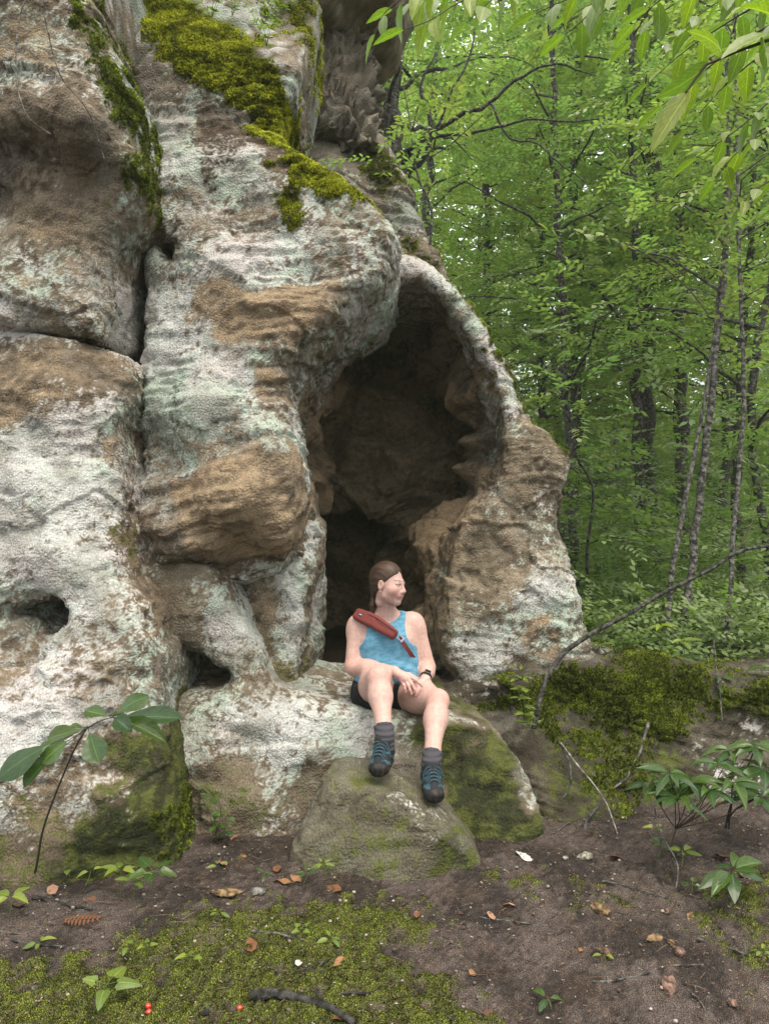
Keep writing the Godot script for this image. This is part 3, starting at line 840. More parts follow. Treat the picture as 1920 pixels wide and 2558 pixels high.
	list.append({
		"name": "mossy_bank", "label": "low moss-covered rock bank with roots, running off below the forest", "brown": Color(0.06, 0.05, 0.036), "pale": Color(0.115, 0.10, 0.075), "cover": -0.45,
		"outline": [Vector2(0.342, 0.613), Vector2(0.552, 0.717), Vector2(0.763, 0.774), Vector2(0.974, 0.811), Vector2(1.237, 0.853), Vector2(1.632, 0.869), Vector2(1.921, 0.816), Vector2(2.289, 0.769), Vector2(3.472, 0.769), Vector2(3.434, -0.6), Vector2(0.754, -0.6), Vector2(0.707, 0.197), Vector2(0.551, 0.405)],
		"face": [Vector3(0.666, 0.569, -4.85), Vector3(0.725, 0.431, -4.5), Vector3(0.775, 0.261, -4.2), Vector3(1.062, 0.665, -4.8), Vector3(1.047, 0.431, -4.5), Vector3(1.262, 0.537, -4.5), Vector3(1.029, 0.238, -4.12), Vector3(0.96, 0.102, -3.85), Vector3(1.173, 0.109, -3.95), Vector3(1.76, 0.675, -4.75), Vector3(1.664, 0.431, -4.5), Vector3(1.586, 0.179, -4.3), Vector3(2.114, 0.513, -4.6), Vector3(1.992, 0.111, -4.35), Vector3(1.63, -0.068, -4.1), Vector3(2.019, -0.088, -4.15), Vector3(2.808, 0.457, -4.4), Vector3(2.571, -0.047, -4.05), Vector3(1.331, 0.255, -4.3)],
		"back": -5.4, "round": 0.2, "bedding": 0.7, "sunk": 0.0, "tilt": 0.3,
		"growth_and_tone": [[MOSS, 0.85, 0.08, [Vector2(0.528, 0.667), Vector2(1.308, 0.833), Vector2(1.725, 0.833), Vector2(1.694, 0.557), Vector2(1.525, 0.419), Vector2(1.304, 0.502), Vector2(1.027, 0.529), Vector2(0.805, 0.502), Vector2(0.611, 0.557)]], [MOSS, 0.75, 0.1, [Vector2(1.569, 0.841), Vector2(2.008, 0.786), Vector2(2.393, 0.731), Vector2(2.389, 0.513), Vector2(2.005, 0.595), Vector2(1.619, 0.459)]], [MOSS, 0.62, 0.1, [Vector2(0.84, 0.535), Vector2(1.05, 0.483), Vector2(1.338, 0.457), Vector2(1.494, 0.353), Vector2(1.439, 0.094), Vector2(1.178, 0.197)]], [MOSS, 0.5, 0.06, [Vector2(1.124, 0.162), Vector2(1.323, 0.138), Vector2(1.271, -0.059), Vector2(1.097, -0.01)]], [LICHEN, 0.6, 0.08, [Vector2(1.681, 0.561), Vector2(1.917, 0.535), Vector2(2.18, 0.561), Vector2(2.278, 0.197), Vector2(1.911, 0.146), Vector2(1.756, 0.301)]], [LICHEN, 0.6, 0.08, [Vector2(1.689, 0.204), Vector2(1.868, 0.229), Vector2(1.864, -0.023), Vector2(1.71, -0.073)]], [ALGAE, 0.6, 0.12, [Vector2(0.84, 0.561), Vector2(1.706, 0.509), Vector2(1.697, -0.164), Vector2(0.966, -0.164)]]],
	})
	var running := []
	for spec in list:
		var t := Thread.new()
		t.start(carve.bind(spec))
		running.append(t)
	for t in running:
		t.wait_to_finish()
	var bright := tuft(9, 3)
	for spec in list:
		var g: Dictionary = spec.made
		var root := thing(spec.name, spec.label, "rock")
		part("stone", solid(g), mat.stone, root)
		var per := 26000.0 if spec.name == "pillar_rock" else 19000.0
		var spots := moss_spots(g, per, 0.0115 if spec.name == "pillar_rock" else 0.0105, 5, 200000)
		if spots.size() > 20:
			var tints := PackedColorArray()
			for s in spots:
				var q: Vector3 = s.origin
				var a := n_mid.get_noise_3dv(q * 1.5) + 0.5 * n_fine.get_noise_3dv(q)
				var col := Color(0.22, 0.24, 0.024).lerp(Color(0.60, 0.64, 0.05), smoothstep(-0.3, 0.35, a + (0.15 if spec.name == "pillar_rock" else -0.2)))
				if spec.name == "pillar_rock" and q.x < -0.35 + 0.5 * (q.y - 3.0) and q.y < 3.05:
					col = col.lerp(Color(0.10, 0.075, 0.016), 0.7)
				if spec.name != "pillar_rock":
					col = Color(col.r * 0.6, col.g * 0.7, col.b * 0.9)
				tints.append(col)
			scatter("moss", bright, mat.moss, root, spots, tints)
		spec.erase("made")


# ---------------------------------------------------------------- the ground: trodden soil and moss before the rocks, forest floor behind

var n_soil := noise(41, 2.4, 3)
var n_clod := noise(42, 16.0, 3)
var n_crumb := noise(43, 60.0, 2)


func height(x: float, z: float) -> float:
	var d := -z
	var y := 0.14 * smoothstep(2.3, 3.8, d) + 0.03 * n_soil.get_noise_2d(x * 0.5, z * 0.5)
	var up := smoothstep(4.45, 4.95, d - 0.25 * smoothstep(0.6, 1.4, x))
	var floor_y := lerpf(0.60, 0.76, smoothstep(0.7, 1.6, x)) + 0.12 * smoothstep(6.0, 12.0, d) + 0.1 * n_soil.get_noise_2d(x * 0.15, z * 0.15) * smoothstep(6.0, 9.0, d)
	floor_y += 12.0 * smoothstep(20.0, 70.0, d)
	return lerpf(y, floor_y, up)


func on_ground(p: Vector2, lift := 0.0) -> Vector3:
	return Vector3(p.x, height(p.x, p.y) + lift, p.y)


func graded(lo: float, a: float, b: float, hi: float, step: float) -> PackedFloat32Array:
	var below := PackedFloat32Array()
	var s := step
	var t := a
	while t > lo:
		s *= 1.13
		t -= s
		below.append(t)
	below.reverse()
	t = a
	while t < b:
		below.append(t)
		t += step
	s = step
	while t < hi:
		below.append(t)
		s *= 1.13
		t += s
	return below


var ground_moss := PackedVector2Array()


func soil_colour(x: float, z: float, moss: float) -> Color:
	var a := n_soil.get_noise_2d(x, z)
	var b := n_clod.get_noise_2d(x, z)
	var c := n_crumb.get_noise_2d(x, z)
	var soil := Color(0.034, 0.026, 0.022).lerp(Color(0.112, 0.090, 0.081), smoothstep(-0.45, 0.5, a + 0.45 * b + 0.25 * c))
	soil = soil.lerp(Color(0.09, 0.062, 0.042), 0.4 * smoothstep(0.1, 0.5, n_soil.get_noise_2d(x * 2.0 + 50.0, z * 2.0) + 0.3 * c))
	soil = soil * (1.0 + 0.5 * c)
	return soil.lerp(Color(0.10, 0.115, 0.03) * (1.0 + 0.5 * c), moss)


func ground() -> void:
	var xs := graded(-70.0, -2.2, 2.4, 70.0, 0.016)
	var ds := graded(-12.0, 2.25, 4.5, 110.0, 0.016)
	var lawn := [rounded_outline([Vector2(-0.74, -3.204), Vector2(-0.253, -3.284), Vector2(0.134, -3.235), Vector2(0.235, -3.058), Vector2(0.052, -2.925), Vector2(0.182, -2.802), Vector2(0.285, -2.687), Vector2(0.379, -2.574), Vector2(0.352, -2.395), Vector2(-1.309, -2.395), Vector2(-1.565, -2.851), Vector2(-1.123, -2.925), Vector2(-0.95, -3.031)]), rounded_outline([Vector2(0.351, -3.48), Vector2(0.557, -3.48), Vector2(1.009, -3.404), Vector2(1.081, -3.204), Vector2(0.785, -3.159), Vector2(0.43, -3.3)]), rounded_outline([Vector2(1.251, -3.404), Vector2(1.795, -3.48), Vector2(1.47, -2.71), Vector2(1.239, -2.875), Vector2(1.209, -3.144)])]
	var share := [0.62, 0.3, 0.42]
	var nx := xs.size()
	var nz := ds.size()
	var v := PackedVector3Array()
	var c := PackedColorArray()
	var w := PackedFloat32Array()
	v.resize(nx * nz)
	c.resize(nx * nz)
	w.resize(nx * nz)
	for j in nz:
		var d := ds[j]
		var near := smoothstep(12.0, 6.0, d)
		for i in nx:
			var x := xs[i]
			var z := -d
			var b := n_clod.get_noise_2d(x, z)
			var y := height(x, z)
			var moss := 0.0
			if d > 2.0 and d < 4.6 and absf(x) < 3.2:
				for k in lawn.size():
					var pd := polygon_distance(Vector2(x, z), lawn[k])
					moss = maxf(moss, (share[k] as float) * smoothstep(0.16, -0.16, pd))
				moss = smoothstep(0.3, 0.62, moss + 0.42 * n_soil.get_noise_2d(x * 2.6, z * 2.6) + 0.3 * b)
				y += 0.010 * n_soil.get_noise_2d(x * 3.0, z * 3.0) + 0.012 * b + 0.006 * n_crumb.get_noise_2d(x, z) + 0.008 * moss
			else:
				y += 0.05 * n_soil.get_noise_2d(x, z) * near
			v[j * nx + i] = Vector3(x, y, z)
			w[j * nx + i] = moss
			var col := soil_colour(x, z, moss)
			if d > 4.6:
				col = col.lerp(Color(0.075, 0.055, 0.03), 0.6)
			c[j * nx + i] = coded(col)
	var idx := PackedInt32Array()
	for j in nz - 1:
		for i in nx - 1:
			var a := j * nx + i
			idx.append_array([a, a + nx, a + nx + 1, a, a + nx + 1, a + 1])
	var n := normals_of(v, idx)
	var o := part("ground", array_mesh(v, n, idx, c), mat.soil, self)
	o.set_meta("kind", "structure")
	# moss cushions on the trodden soil
	var spots := moss_spots({"v": v, "n": n, "i": idx, "moss": w}, 26000.0, 0.0082, 8, 150000)
	var tints := PackedColorArray()
	for s in spots:
		var q: Vector3 = s.origin
		var a := n_soil.get_noise_2d(q.x * 3.0, q.z * 3.0) + 0.6 * n_clod.get_noise_2d(q.x, q.z)
		tints.append(Color(0.13, 0.15, 0.03).lerp(Color(0.31, 0.36, 0.06), smoothstep(-0.35, 0.45, a)))
	var m := scatter("ground_moss", tuft(7, 9), mat.moss, self, spots, tints)
	tag(m, "low green moss carpeting the soil before the boulders", "moss")


# ---------------------------------------------------------------- the forest

var sprays := []


# a leaf lying along +z from its stalk, y up; FOLD lifts the sides, DROOP bends the tip down, PLEAT corrugates it between the side veins
func leaf(length: float, width: float, profile: String, segs := 8, fold := 0.25, droop := 0.2, pleat := 0.0, cross := 1) -> Dictionary:
	var v := PackedVector3Array()
	var n := PackedVector3Array()
	var c := PackedColorArray()
	var uv := PackedVector2Array()
	var idx := PackedInt32Array()
	var per := 2 * cross + 1
	for k in segs + 1:
		var t := float(k) / segs
		var w: float
		match profile:
			"beech":
				w = pow(sin(PI * pow(t, 0.85)), 0.8) * (1.0 - 0.25 * t)
			"obovate":
				w = pow(sin(PI * pow(t, 1.5)), 0.75)
			"heart":
				w = pow(maxf(1.0 - t, 0.0), 0.62) * smoothstep(-0.12, 0.16, t) * 1.15
			"lance":
				w = pow(sin(PI * pow(t, 0.75)), 0.9) * (1.0 - 0.35 * t)
			_:
				w = sin(PI * t)
		if k == 0 and profile != "heart":
			w = 0.0
		if k == segs:
			w = 0.0
		for s in per:
			var u := float(s - cross) / cross
			var x := u * w * width * 0.5
			var back := 0.12 * length * absf(u) * (1.0 - t) * (1.0 if profile == "heart" else -0.4 * sin(PI * t))
			var y := absf(u) * w * width * 0.5 * fold - droop * length * t * t
			y += pleat * length * 0.02 * sin(t * 26.0 - absf(u) * 4.0) * absf(u) * (1.0 if w > 0.02 else 0.0)
			v.append(Vector3(x, y, t * length - back))
			uv.append(Vector2(0.5 + 0.5 * u, t))
			var shade := 1.18 if s == cross else 1.0
			c.append(Color(shade, shade, shade))
	for k in segs:
		for s in per - 1:
			var a := k * per + s
			idx.append_array([a, a + per, a + per + 1, a, a + per + 1, a + 1])
	var nn := normals_of(v, idx)
	for k in nn.size():
		if nn[k].length() < 0.5:
			nn[k] = Vector3.UP
	return {"v": v, "n": nn, "i": idx, "c": c, "uv": uv}


func placed(g: Dictionary, t: Transform3D) -> Dictionary:
	var v := PackedVector3Array()
	var n := PackedVector3Array()
	for p in g.v:
		v.append(t * p)
	for p in g.n:
		n.append((t.basis * p).normalized())
	return {"v": v, "n": n, "i": g.i, "c": g.c} if g.has("c") else {"v": v, "n": n, "i": g.i}


func leaf_pose(at: Vector3, along: Vector3, up: Vector3, size := 1.0) -> Transform3D:
	var z := along.normalized()
	var x := up.cross(z).normalized()
	return Transform3D(Basis(x * size, z.cross(x) * size, z * size), at)


# a flat twig of alternate leaves, about 0.4 m long
func spray(sd: int, many: int, profile: String, length: float, width: float, segs := 3) -> ArrayMesh:
	var r := RandomNumberGenerator.new()
	r.seed = sd
	var list := []
	for k in many:
		var t := float(k + 1) / many
		var side := -1.0 if k % 2 == 0 else 1.0
		var at := Vector3(0.03 * sin(t * 3.0), -0.07 * t * t, 0.38 * t)
		var along := Vector3(side * r.randf_range(0.6, 1.2), r.randf_range(-0.35, 0.15), r.randf_range(0.4, 0.9))
		if k == many - 1:
			along = Vector3(0.1, -0.2, 1)
		var g := leaf(length * r.randf_range(0.7, 1.15), width * r.randf_range(0.8, 1.1), profile, segs, r.randf_range(-0.1, 0.35), r.randf_range(0.0, 0.3))
		list.append(placed(g, leaf_pose(at, along, Vector3(r.randf_range(-0.5, 0.5), 1, r.randf_range(-0.5, 0.5)))))
	var stem := tube(PackedVector3Array([Vector3(0, 0, -0.05), Vector3(0.02, -0.02, 0.18), Vector3(0, -0.07, 0.38)]), PackedFloat32Array([0.0025, 0.002, 0.001]), 3)
	var white := PackedColorArray()
	white.resize(stem.v.size())
	white.fill(Color(0.6, 0.5, 0.5))
	stem.c = white
	list.append(stem)
	return merged(list)


func leafy(r: float, g: float, b: float, rough := 0.55) -> StandardMaterial3D:
	var m := tinted(rough, 0.45)
	m.vertex_color_is_srgb = false
	m.albedo_color = Color(r, g, b).linear_to_srgb()
	m.backlight_enabled = true
	m.backlight = Color(0.88, 1.0, 0.62)
	return m


func bark(pale: float) -> StandardMaterial3D:
	return grained(basic(0.5 * pale, 0.47 * pale, 0.43 * pale, 0.9, 0.3), mat.bark_grain, mat.bark_relief, 0.5, 0.8)


func sprays_along(path: PackedVector3Array, from_t: float, per_m: float, spread: float, size: float, r: RandomNumberGenerator, out: Array, tints: PackedColorArray, tone: Color) -> void:
	var total := 0.0
	for k in path.size() - 1:
		total += path[k].distance_to(path[k + 1])
	var many := int(total * per_m * (1.0 - from_t))
	for k in many:
		var t := lerpf(from_t, 1.0, (k + r.randf()) / many)
		var f := t * (path.size() - 1)
		var i := mini(int(f), path.size() - 2)
		var p := path[i].lerp(path[i + 1], f - i)
		var dir := (path[i + 1] - path[i]).normalized()
		var a := r.randf() * TAU
		var off := Vector3(cos(a), r.randf_range(-0.35, 0.35), sin(a)) * spread * sqrt(r.randf())
		var z := (dir * 0.5 + off.normalized() + Vector3(0, r.randf_range(-0.25, 0.2), 0)).normalized()
		var up := Vector3(r.randf_range(-0.45, 0.45), 1, r.randf_range(-0.45, 0.45)).normalized()
		var sc := size * r.randf_range(0.75, 1.25)
		out.append(leaf_pose(p + off, z, up, sc))
		var b := r.randf_range(0.75, 1.25)
		tints.append(Color(tone.r * b * r.randf_range(0.9, 1.15), tone.g * b, tone.b * b))


# TRUNK: points of its axis; limbs leave it above FROM_T and end in twigs of leaves
func tree(called: String, label: String, trunk: Array, r0: float, r1: float, bark_mat: Material, limbs: int, reach: float, from_t: float, density: float, size: float, tone: Color, sd: int, group := "", kind := 0) -> Node3D:
	var r := RandomNumberGenerator.new()
	r.seed = sd
	var base: Vector3 = trunk[0]
	var root := thing(called, label, "tree", base, group)
	var local := []
	for p in trunk:
		local.append(p - base)
	r0 *= 0.78 if called == "forest_tree" else 0.9
	var g := limb(local, r0, r1 * 0.85, 9 if r0 > 0.04 else 7, 0.12, r0 * 0.8, sd)
	part("trunk", solid(g), bark_mat, root)
	var spots := []
	var tints := PackedColorArray()
	var path: PackedVector3Array = g.path
	for k in limbs:
		var t := lerpf(from_t, 0.98, (k + r.randf()) / limbs)
		var i := mini(int(t * (path.size() - 1)), path.size() - 2)
		var a := r.randf() * TAU
		var len := reach * r.randf_range(0.6, 1.15) * lerpf(1.0, 0.55, t)
		var dir := Vector3(cos(a), r.randf_range(0.05, 0.5), sin(a)).normalized()
		var p0: Vector3 = path[i]
		var rr := minf(g.radii[i] * 0.55, 0.012 + len * 0.008)
		var b := limb([p0, p0 + dir * len * 0.4 + Vector3(0, len * 0.08, 0), p0 + dir * len * 0.75 + Vector3(0, len * 0.08, 0), p0 + dir * len + Vector3(0, -len * 0.02, 0)], rr, 0.004, 5, 0.22, 0.06, sd * 31 + k)
		part("branch", solid(b), bark_mat, root)
		sprays_along(b.path, 0.15, density * 0.95, 0.16 + len * 0.2, size, r, spots, tints, tone)
	if limbs > 0:
		scatter("crown", sprays[kind], mat.leaf, root, spots, tints)
	return root


func make_forest_materials() -> void:
	mat.bark_grain = grain_texture(51, 0.02, 4, 0.35, 1.0, 512)
	mat.bark_relief = grain_texture(52, 0.03, 4, 0.0, 1.0, 512)
	mat.leaf = leafy(0.285, 0.355, 0.175, 0.36)
	mat.dark_bark = bark(0.27)
	mat.grey_bark = bark(0.32)
	mat.pale_bark = bark(0.55)
	sprays = [spray(1, 11, "beech", 0.085, 0.045), spray(2, 9, "maple", 0.10, 0.075), spray(3, 9, "beech", 0.12, 0.065)]


func woods() -> void:
	make_forest_materials()
	var light := Color(1.15, 1.1, 1.0)
	var mid := Color(0.85, 0.9, 0.9)
	# the trees whose trunks stand out one by one
	var sweeping := tree("forest_tree", "dark tree with sweeping limbs growing behind the honeycomb rock", [Vector3(0.25, 5.073, -8.2), Vector3(0.075, 5.94, -8.2), Vector3(0.04, 6.967, -8.2), Vector3(0.103, 8.61, -8.3), Vector3(0.157, 10.311, -8.4)], 0.16, 0.09, mat.grey_bark, 16, 2.4, 0.1, 26.0, 1.0, mid, 101)
	var arms := [[[Vector3(0.159, 5.584, -8.1), Vector3(0.368, 5.784, -8), Vector3(0.63, 5.968, -7.9), Vector3(1.101, 6.094, -7.8), Vector3(1.42, 6.326, -7.7), Vector3(1.705, 6.446, -7.7), Vector3(2.178, 6.35, -7.7)], 0.034], [[Vector3(0.149, 5.483, -8.1), Vector3(0.411, 5.535, -7.9), Vector3(0.454, 5.874, -7.8), Vector3(0.407, 6.265, -7.8), Vector3(0.51, 6.721, -7.9)], 0.04], [[Vector3(0.124, 5.685, -8.1), Vector3(0.339, 5.732, -7.9), Vector3(0.802, 5.723, -7.7), Vector3(1.352, 5.803, -7.6), Vector3(1.958, 5.822, -7.6), Vector3(2.392, 5.747, -7.5)], 0.02], [[Vector3(0.158, 5.282, -8.1), Vector3(0.334, 5.582, -7.8), Vector3(0.606, 5.883, -7.6), Vector3(0.842, 6.479, -7.6), Vector3(0.997, 7.028, -7.7)], 0.02], [[Vector3(1.101, 6.094, -7.8), Vector3(1.275, 5.723, -7.7), Vector3(1.629, 5.48, -7.6), Vector3(1.972, 5.102, -7.5)], 0.014]]
	for k in arms.size():
		var pts := []
		for q in arms[k][0]:
			pts.append(q - sweeping.position)
		part("branch", solid(limb(pts, arms[k][1], 0.006, 7, 0.1, 0.06, 140 + k)), mat.dark_bark, sweeping)
	tree("forest_tree", "slim dark trunk close beside the cave rock's outer edge", [Vector3(2.236, 0.222, -9), Vector3(2.203, 1.405, -9), Vector3(2.163, 2.491, -9), Vector3(2.106, 4.724, -9.1), Vector3(2.061, 7.687, -9.3), Vector3(2.067, 9.539, -9.4)], 0.075, 0.03, mat.dark_bark, 22, 1.9, 0.3, 24.0, 1.0, mid, 102)
	tree("forest_tree", "leaning dark trunk, third beyond the cave rock", [Vector3(3.382, 0.069, -10), Vector3(3.334, 1.084, -10), Vector3(3.285, 2.59, -10), Vector3(3.289, 5.033, -10), Vector3(3.368, 8.991, -10.3), Vector3(3.351, 10.383, -10.4)], 0.09, 0.04, mat.dark_bark, 22, 2.2, 0.35, 24.0, 1.05, mid, 103)
	tree("forest_tree", "thickest dark trunk in the woods behind the leaning bare branch", [Vector3(4.096, -0.161, -11.5), Vector3(4.041, 1.006, -11.5), Vector3(3.966, 2.182, -11.5), Vector3(3.984, 4.841, -11.5), Vector3(4.177, 9.258, -11.7), Vector3(4.277, 11.566, -11.8)], 0.16, 0.07, mat.dark_bark, 24, 2.6, 0.35, 24.0, 1.1, light, 104)
	tree("forest_tree", "upright dark trunk just behind the pale twin stems", [Vector3(4.202, -0.054, -10.8), Vector3(4.217, 1.042, -10.8), Vector3(4.209, 2.342, -10.8), Vector3(4.254, 5.376, -11), Vector3(4.362, 10.347, -11.2)], 0.11, 0.05, mat.dark_bark, 22, 2.3, 0.35, 24.0, 1.1, light, 105)
	tree("forest_tree", "crooked dark trunk behind the thin white-barked sapling", [Vector3(3.82, 0.442, -8.2), Vector3(3.793, 1.177, -8.2), Vector3(3.763, 2.412, -8.2), Vector3(3.832, 3.609, -8.2), Vector3(4.036, 5.476, -8.3), Vector3(4.206, 8.16, -8.4)], 0.065, 0.035, mat.dark_bark, 18, 1.9, 0.4, 24.0, 1.0, mid, 106)
	tree("forest_tree", "dark curved trunk cut by the picture's right edge", [Vector3(3.7, 0.555, -7.4), Vector3(3.653, 1.662, -7.4), Vector3(3.543, 2.557, -7.4), Vector3(3.593, 3.413, -7.4), Vector3(3.863, 4.359, -7.5), Vector3(4.369, 6.705, -7.8)], 0.06, 0.035, mat.dark_bark, 16, 1.9, 0.3, 24.0, 1.0, mid, 107)
	tree("forest_tree", "thin wavy dark stem nearest the cave rock's foot", [Vector3(1.798, 0.589, -6.6), Vector3(1.77, 1.062, -6.6), Vector3(1.726, 1.457, -6.6), Vector3(1.791, 2.014, -6.6), Vector3(1.635, 2.413, -6.6), Vector3(1.68, 2.975, -6.6)], 0.022, 0.008, mat.dark_bark, 8, 0.7, 0.4, 22.0, 0.9, mid, 108)
	tree("forest_tree", "faint straight trunk far back above the arch", [Vector3(2.85, -0.377, -14), Vector3(2.858, 2.986, -14), Vector3(2.871, 7.27, -14), Vector3(2.856, 12.533, -14)], 0.1, 0.05, mat.dark_bark, 22, 2.4, 0.3, 22.0, 1.2, light, 109)
	# saplings in front of the forest
	tree("sapling", "bigger of the pale twin stems rising from one foot on the bank", [Vector3(2.165, 0.993, -5.6), Vector3(2.227, 1.344, -5.6), Vector3(2.266, 1.715, -5.6), Vector3(2.372, 2.494, -5.6), Vector3(2.518, 3.47, -5.65), Vector3(2.585, 4.617, -5.7), Vector3(2.658, 5.982, -5.8)], 0.034, 0.018, mat.pale_bark, 12, 1.1, 0.5, 20.0, 0.85, light, 111)
	tree("sapling", "smaller of the pale twin stems rising from one foot on the bank", [Vector3(2.029, 0.982, -5.55), Vector3(2.075, 1.38, -5.55), Vector3(2.182, 1.881, -5.55), Vector3(2.34, 2.63, -5.6), Vector3(2.536, 3.697, -5.7), Vector3(2.703, 4.742, -5.8)], 0.022, 0.008, mat.pale_bark, 8, 0.9, 0.55, 20.0, 0.85, light, 112)
	tree("sapling", "thin white-barked sapling between the twin stems and the picture's edge", [Vector3(2.377, 0.837, -5.4), Vector3(2.426, 1.321, -5.4), Vector3(2.476, 1.971, -5.4), Vector3(2.535, 2.627, -5.4), Vector3(2.528, 3.587, -5.4), Vector3(2.563, 4.579, -5.5), Vector3(2.613, 5.902, -5.6)], 0.021, 0.01, mat.pale_bark, 10, 0.9, 0.5, 20.0, 0.85, light, 113)
	tree("sapling", "thin forked sapling growing on top of the cave arch", [Vector3(0.341, 3.81, -5.7), Vector3(0.355, 4.014, -5.7), Vector3(0.331, 4.156, -5.7), Vector3(0.244, 4.333, -5.7), Vector3(0.21, 4.617, -5.7), Vector3(0.143, 5.105, -5.8)], 0.012, 0.004, mat.grey_bark, 6, 0.7, 0.3, 14.0, 0.8, light, 114)
	var r := RandomNumberGenerator.new()
	r.seed = 77
	for k in 26:
		var d := 11.5 + k * 0.75
		var x := r.randf_range(-0.12, 0.62) * d
		var y := height(x, -d)
		var tall := (d * 0.72 + 1.2) * r.randf_range(0.85, 1.1)
		var w := r.randf_range(0.05, 0.14)
		tree("forest_tree", "leafy broadleaf tree crowded deep in the woods", [Vector3(x, y - 0.2, -d), Vector3(x + r.randf_range(-0.3, 0.3), y + tall * 0.3, -d), Vector3(x + r.randf_range(-0.6, 0.6), y + tall * 0.65, -d + r.randf_range(-0.4, 0.4)), Vector3(x + r.randf_range(-0.9, 0.9), y + tall, -d)], w, w * 0.35, mat.dark_bark, 20, 2.6, 0.22, 15.0, 1.5, light, 200 + k, "crowded trees deep in the woods", 1 if k % 2 else 0)
	# low growth and the mass of leaves behind everything
	var spots := []
	var tints := PackedColorArray()
	for k in 15000:
		var d := r.randf_range(24.0, 46.0)
		var x := r.randf_range(-0.3, 0.75) * d
		var y := height(x, -d) + 24.0 * pow(r.randf(), 1.8)
		spots.append(leaf_pose(Vector3(x, y, -d), Vector3(r.randf_range(-1, 1), r.randf_range(-0.3, 0.2), r.randf_range(-1, 1)), Vector3(r.randf_range(-0.6, 0.6), 1, r.randf_range(-0.6, 0.6)), r.randf_range(2.2, 3.6)))
		var b := r.randf_range(0.8, 1.3)
		tints.append(Color(1.1 * b, 1.1 * b, 0.9 * b))
	var far := scatter("distant_foliage", sprays[1], mat.leaf, self, spots, tints)
	tag(far, "pale green mass of leaves closing the view far behind the trees", "foliage")
	spots = []
	tints = PackedColorArray()
	for k in 4200:
		var d := r.randf_range(6.2, 20.0)
		var x := r.randf_range(0.21, 0.62) * d
		var y := height(x, -d) + r.randf_range(0.02, 2.4) * r.randf()
		spots.append(leaf_pose(Vector3(x, y, -d), Vector3(r.randf_range(-1, 1), r.randf_range(-0.1, 0.4), r.randf_range(-1, 1)), Vector3(r.randf_range(-0.5, 0.5), 1, r.randf_range(-0.5, 0.5)), r.randf_range(0.7, 1.2)))
		var b := r.randf_range(0.6, 1.0)
		tints.append(Color(0.95 * b, 1.0 * b, 0.85 * b))
	for k in 1500:
		var d := r.randf_range(5.15, 8.0)
		var x := r.randf_range(0.24, 0.66) * d
		var y := height(x, -d) + 0.55 * r.randf() * r.randf()
		spots.append(leaf_pose(Vector3(x, y, -d), Vector3(r.randf_range(-1, 1), r.randf_range(0.0, 0.6), r.randf_range(-1, 1)), Vector3(r.randf_range(-0.5, 0.5), 1, r.randf_range(-0.1, 0.7)), r.randf_range(0.5, 0.9)))
		var b := r.randf_range(0.6, 1.1)
		tints.append(Color(0.95 * b, 1.0 * b, 0.8 * b))
	var low := scatter("undergrowth", sprays[0], mat.leaf, self, spots, tints)
	tag(low, "low leafy undergrowth covering the forest floor between the trunks", "undergrowth")


# ---------------------------------------------------------------- the woman on the ledge

class Field:
	var f := PackedFloat32Array()
	var nx := 0
	var ny := 0
	var nz := 0
	var lo := Vector3.ZERO
	var h := 0.01

	func _init(a: Vector3, b: Vector3, cell: float) -> void:
		lo = a
		h = cell
		nx = int((b.x - a.x) / h) + 2
		ny = int((b.y - a.y) / h) + 2
		nz = int((b.z - a.z) / h) + 2
		f.resize(nx * ny * nz)
		f.fill(0.2)

	# KIND 0: a tapered capsule from A to B; KIND 1: an ellipsoid at A with radii B. CUT takes it away
	func add(kind: int, a: Vector3, b: Vector3, ra: float, rb: float, k: float, cut := false) -> void:
		var pad := k + 3.0 * h
		var big := Vector3.ONE * (maxf(ra, rb) + pad)
		var mn := (a.min(b) - big if kind == 0 else a - b - Vector3.ONE * pad) - lo
		var mx := (a.max(b) + big if kind == 0 else a + b + Vector3.ONE * pad) - lo
		var x0 := maxi(0, int(mn.x / h))
		var y0 := maxi(0, int(mn.y / h))
		var z0 := maxi(0, int(mn.z / h))
		var x1 := mini(nx - 1, int(mx.x / h) + 1)
		var y1 := mini(ny - 1, int(mx.y / h) + 1)
		var z1 := mini(nz - 1, int(mx.z / h) + 1)
		var ba := b - a
		var inv := 1.0 / maxf(ba.length_squared(), 1e-9)
		for z in range(z0, z1 + 1):
			for y in range(y0, y1 + 1):
				var row := (z * ny + y) * nx
				for x in range(x0, x1 + 1):
					var p := lo + Vector3(x, y, z) * h
					var d: float
					if kind == 0:
						var t := clampf((p - a).dot(ba) * inv, 0.0, 1.0)
						d = (p - a - ba * t).length() - lerpf(ra, rb, t)
					else:
						var q := (p - a) / b
						var k0 := q.length()
						d = k0 * (k0 - 1.0) / maxf((q / b).length(), 1e-6)
					var old := f[row + x]
					if cut:
						d = -d
						var e := maxf(k - absf(old - d), 0.0) / k
						f[row + x] = maxf(old, d) + e * e * k * 0.25
					else:
						var e := maxf(k - absf(old - d), 0.0) / k
						f[row + x] = minf(old, d) - e * e * k * 0.25


func net_of(q: Field) -> Dictionary:
	var g := surface_net(q.f, q.nx, q.ny, q.nz, q.lo, q.h)
	g.n = normals_of(g.v, g.i)
	return g


func moved(g: Dictionary, by: Vector3) -> Dictionary:
	for k in g.v.size():
		g.v[k] += by
	return g


func flat_colour(g: Dictionary, c: Color) -> Dictionary:
	var cc := PackedColorArray()
	cc.resize(g.v.size())
	cc.fill(coded(c))
	g.c = cc
	return g


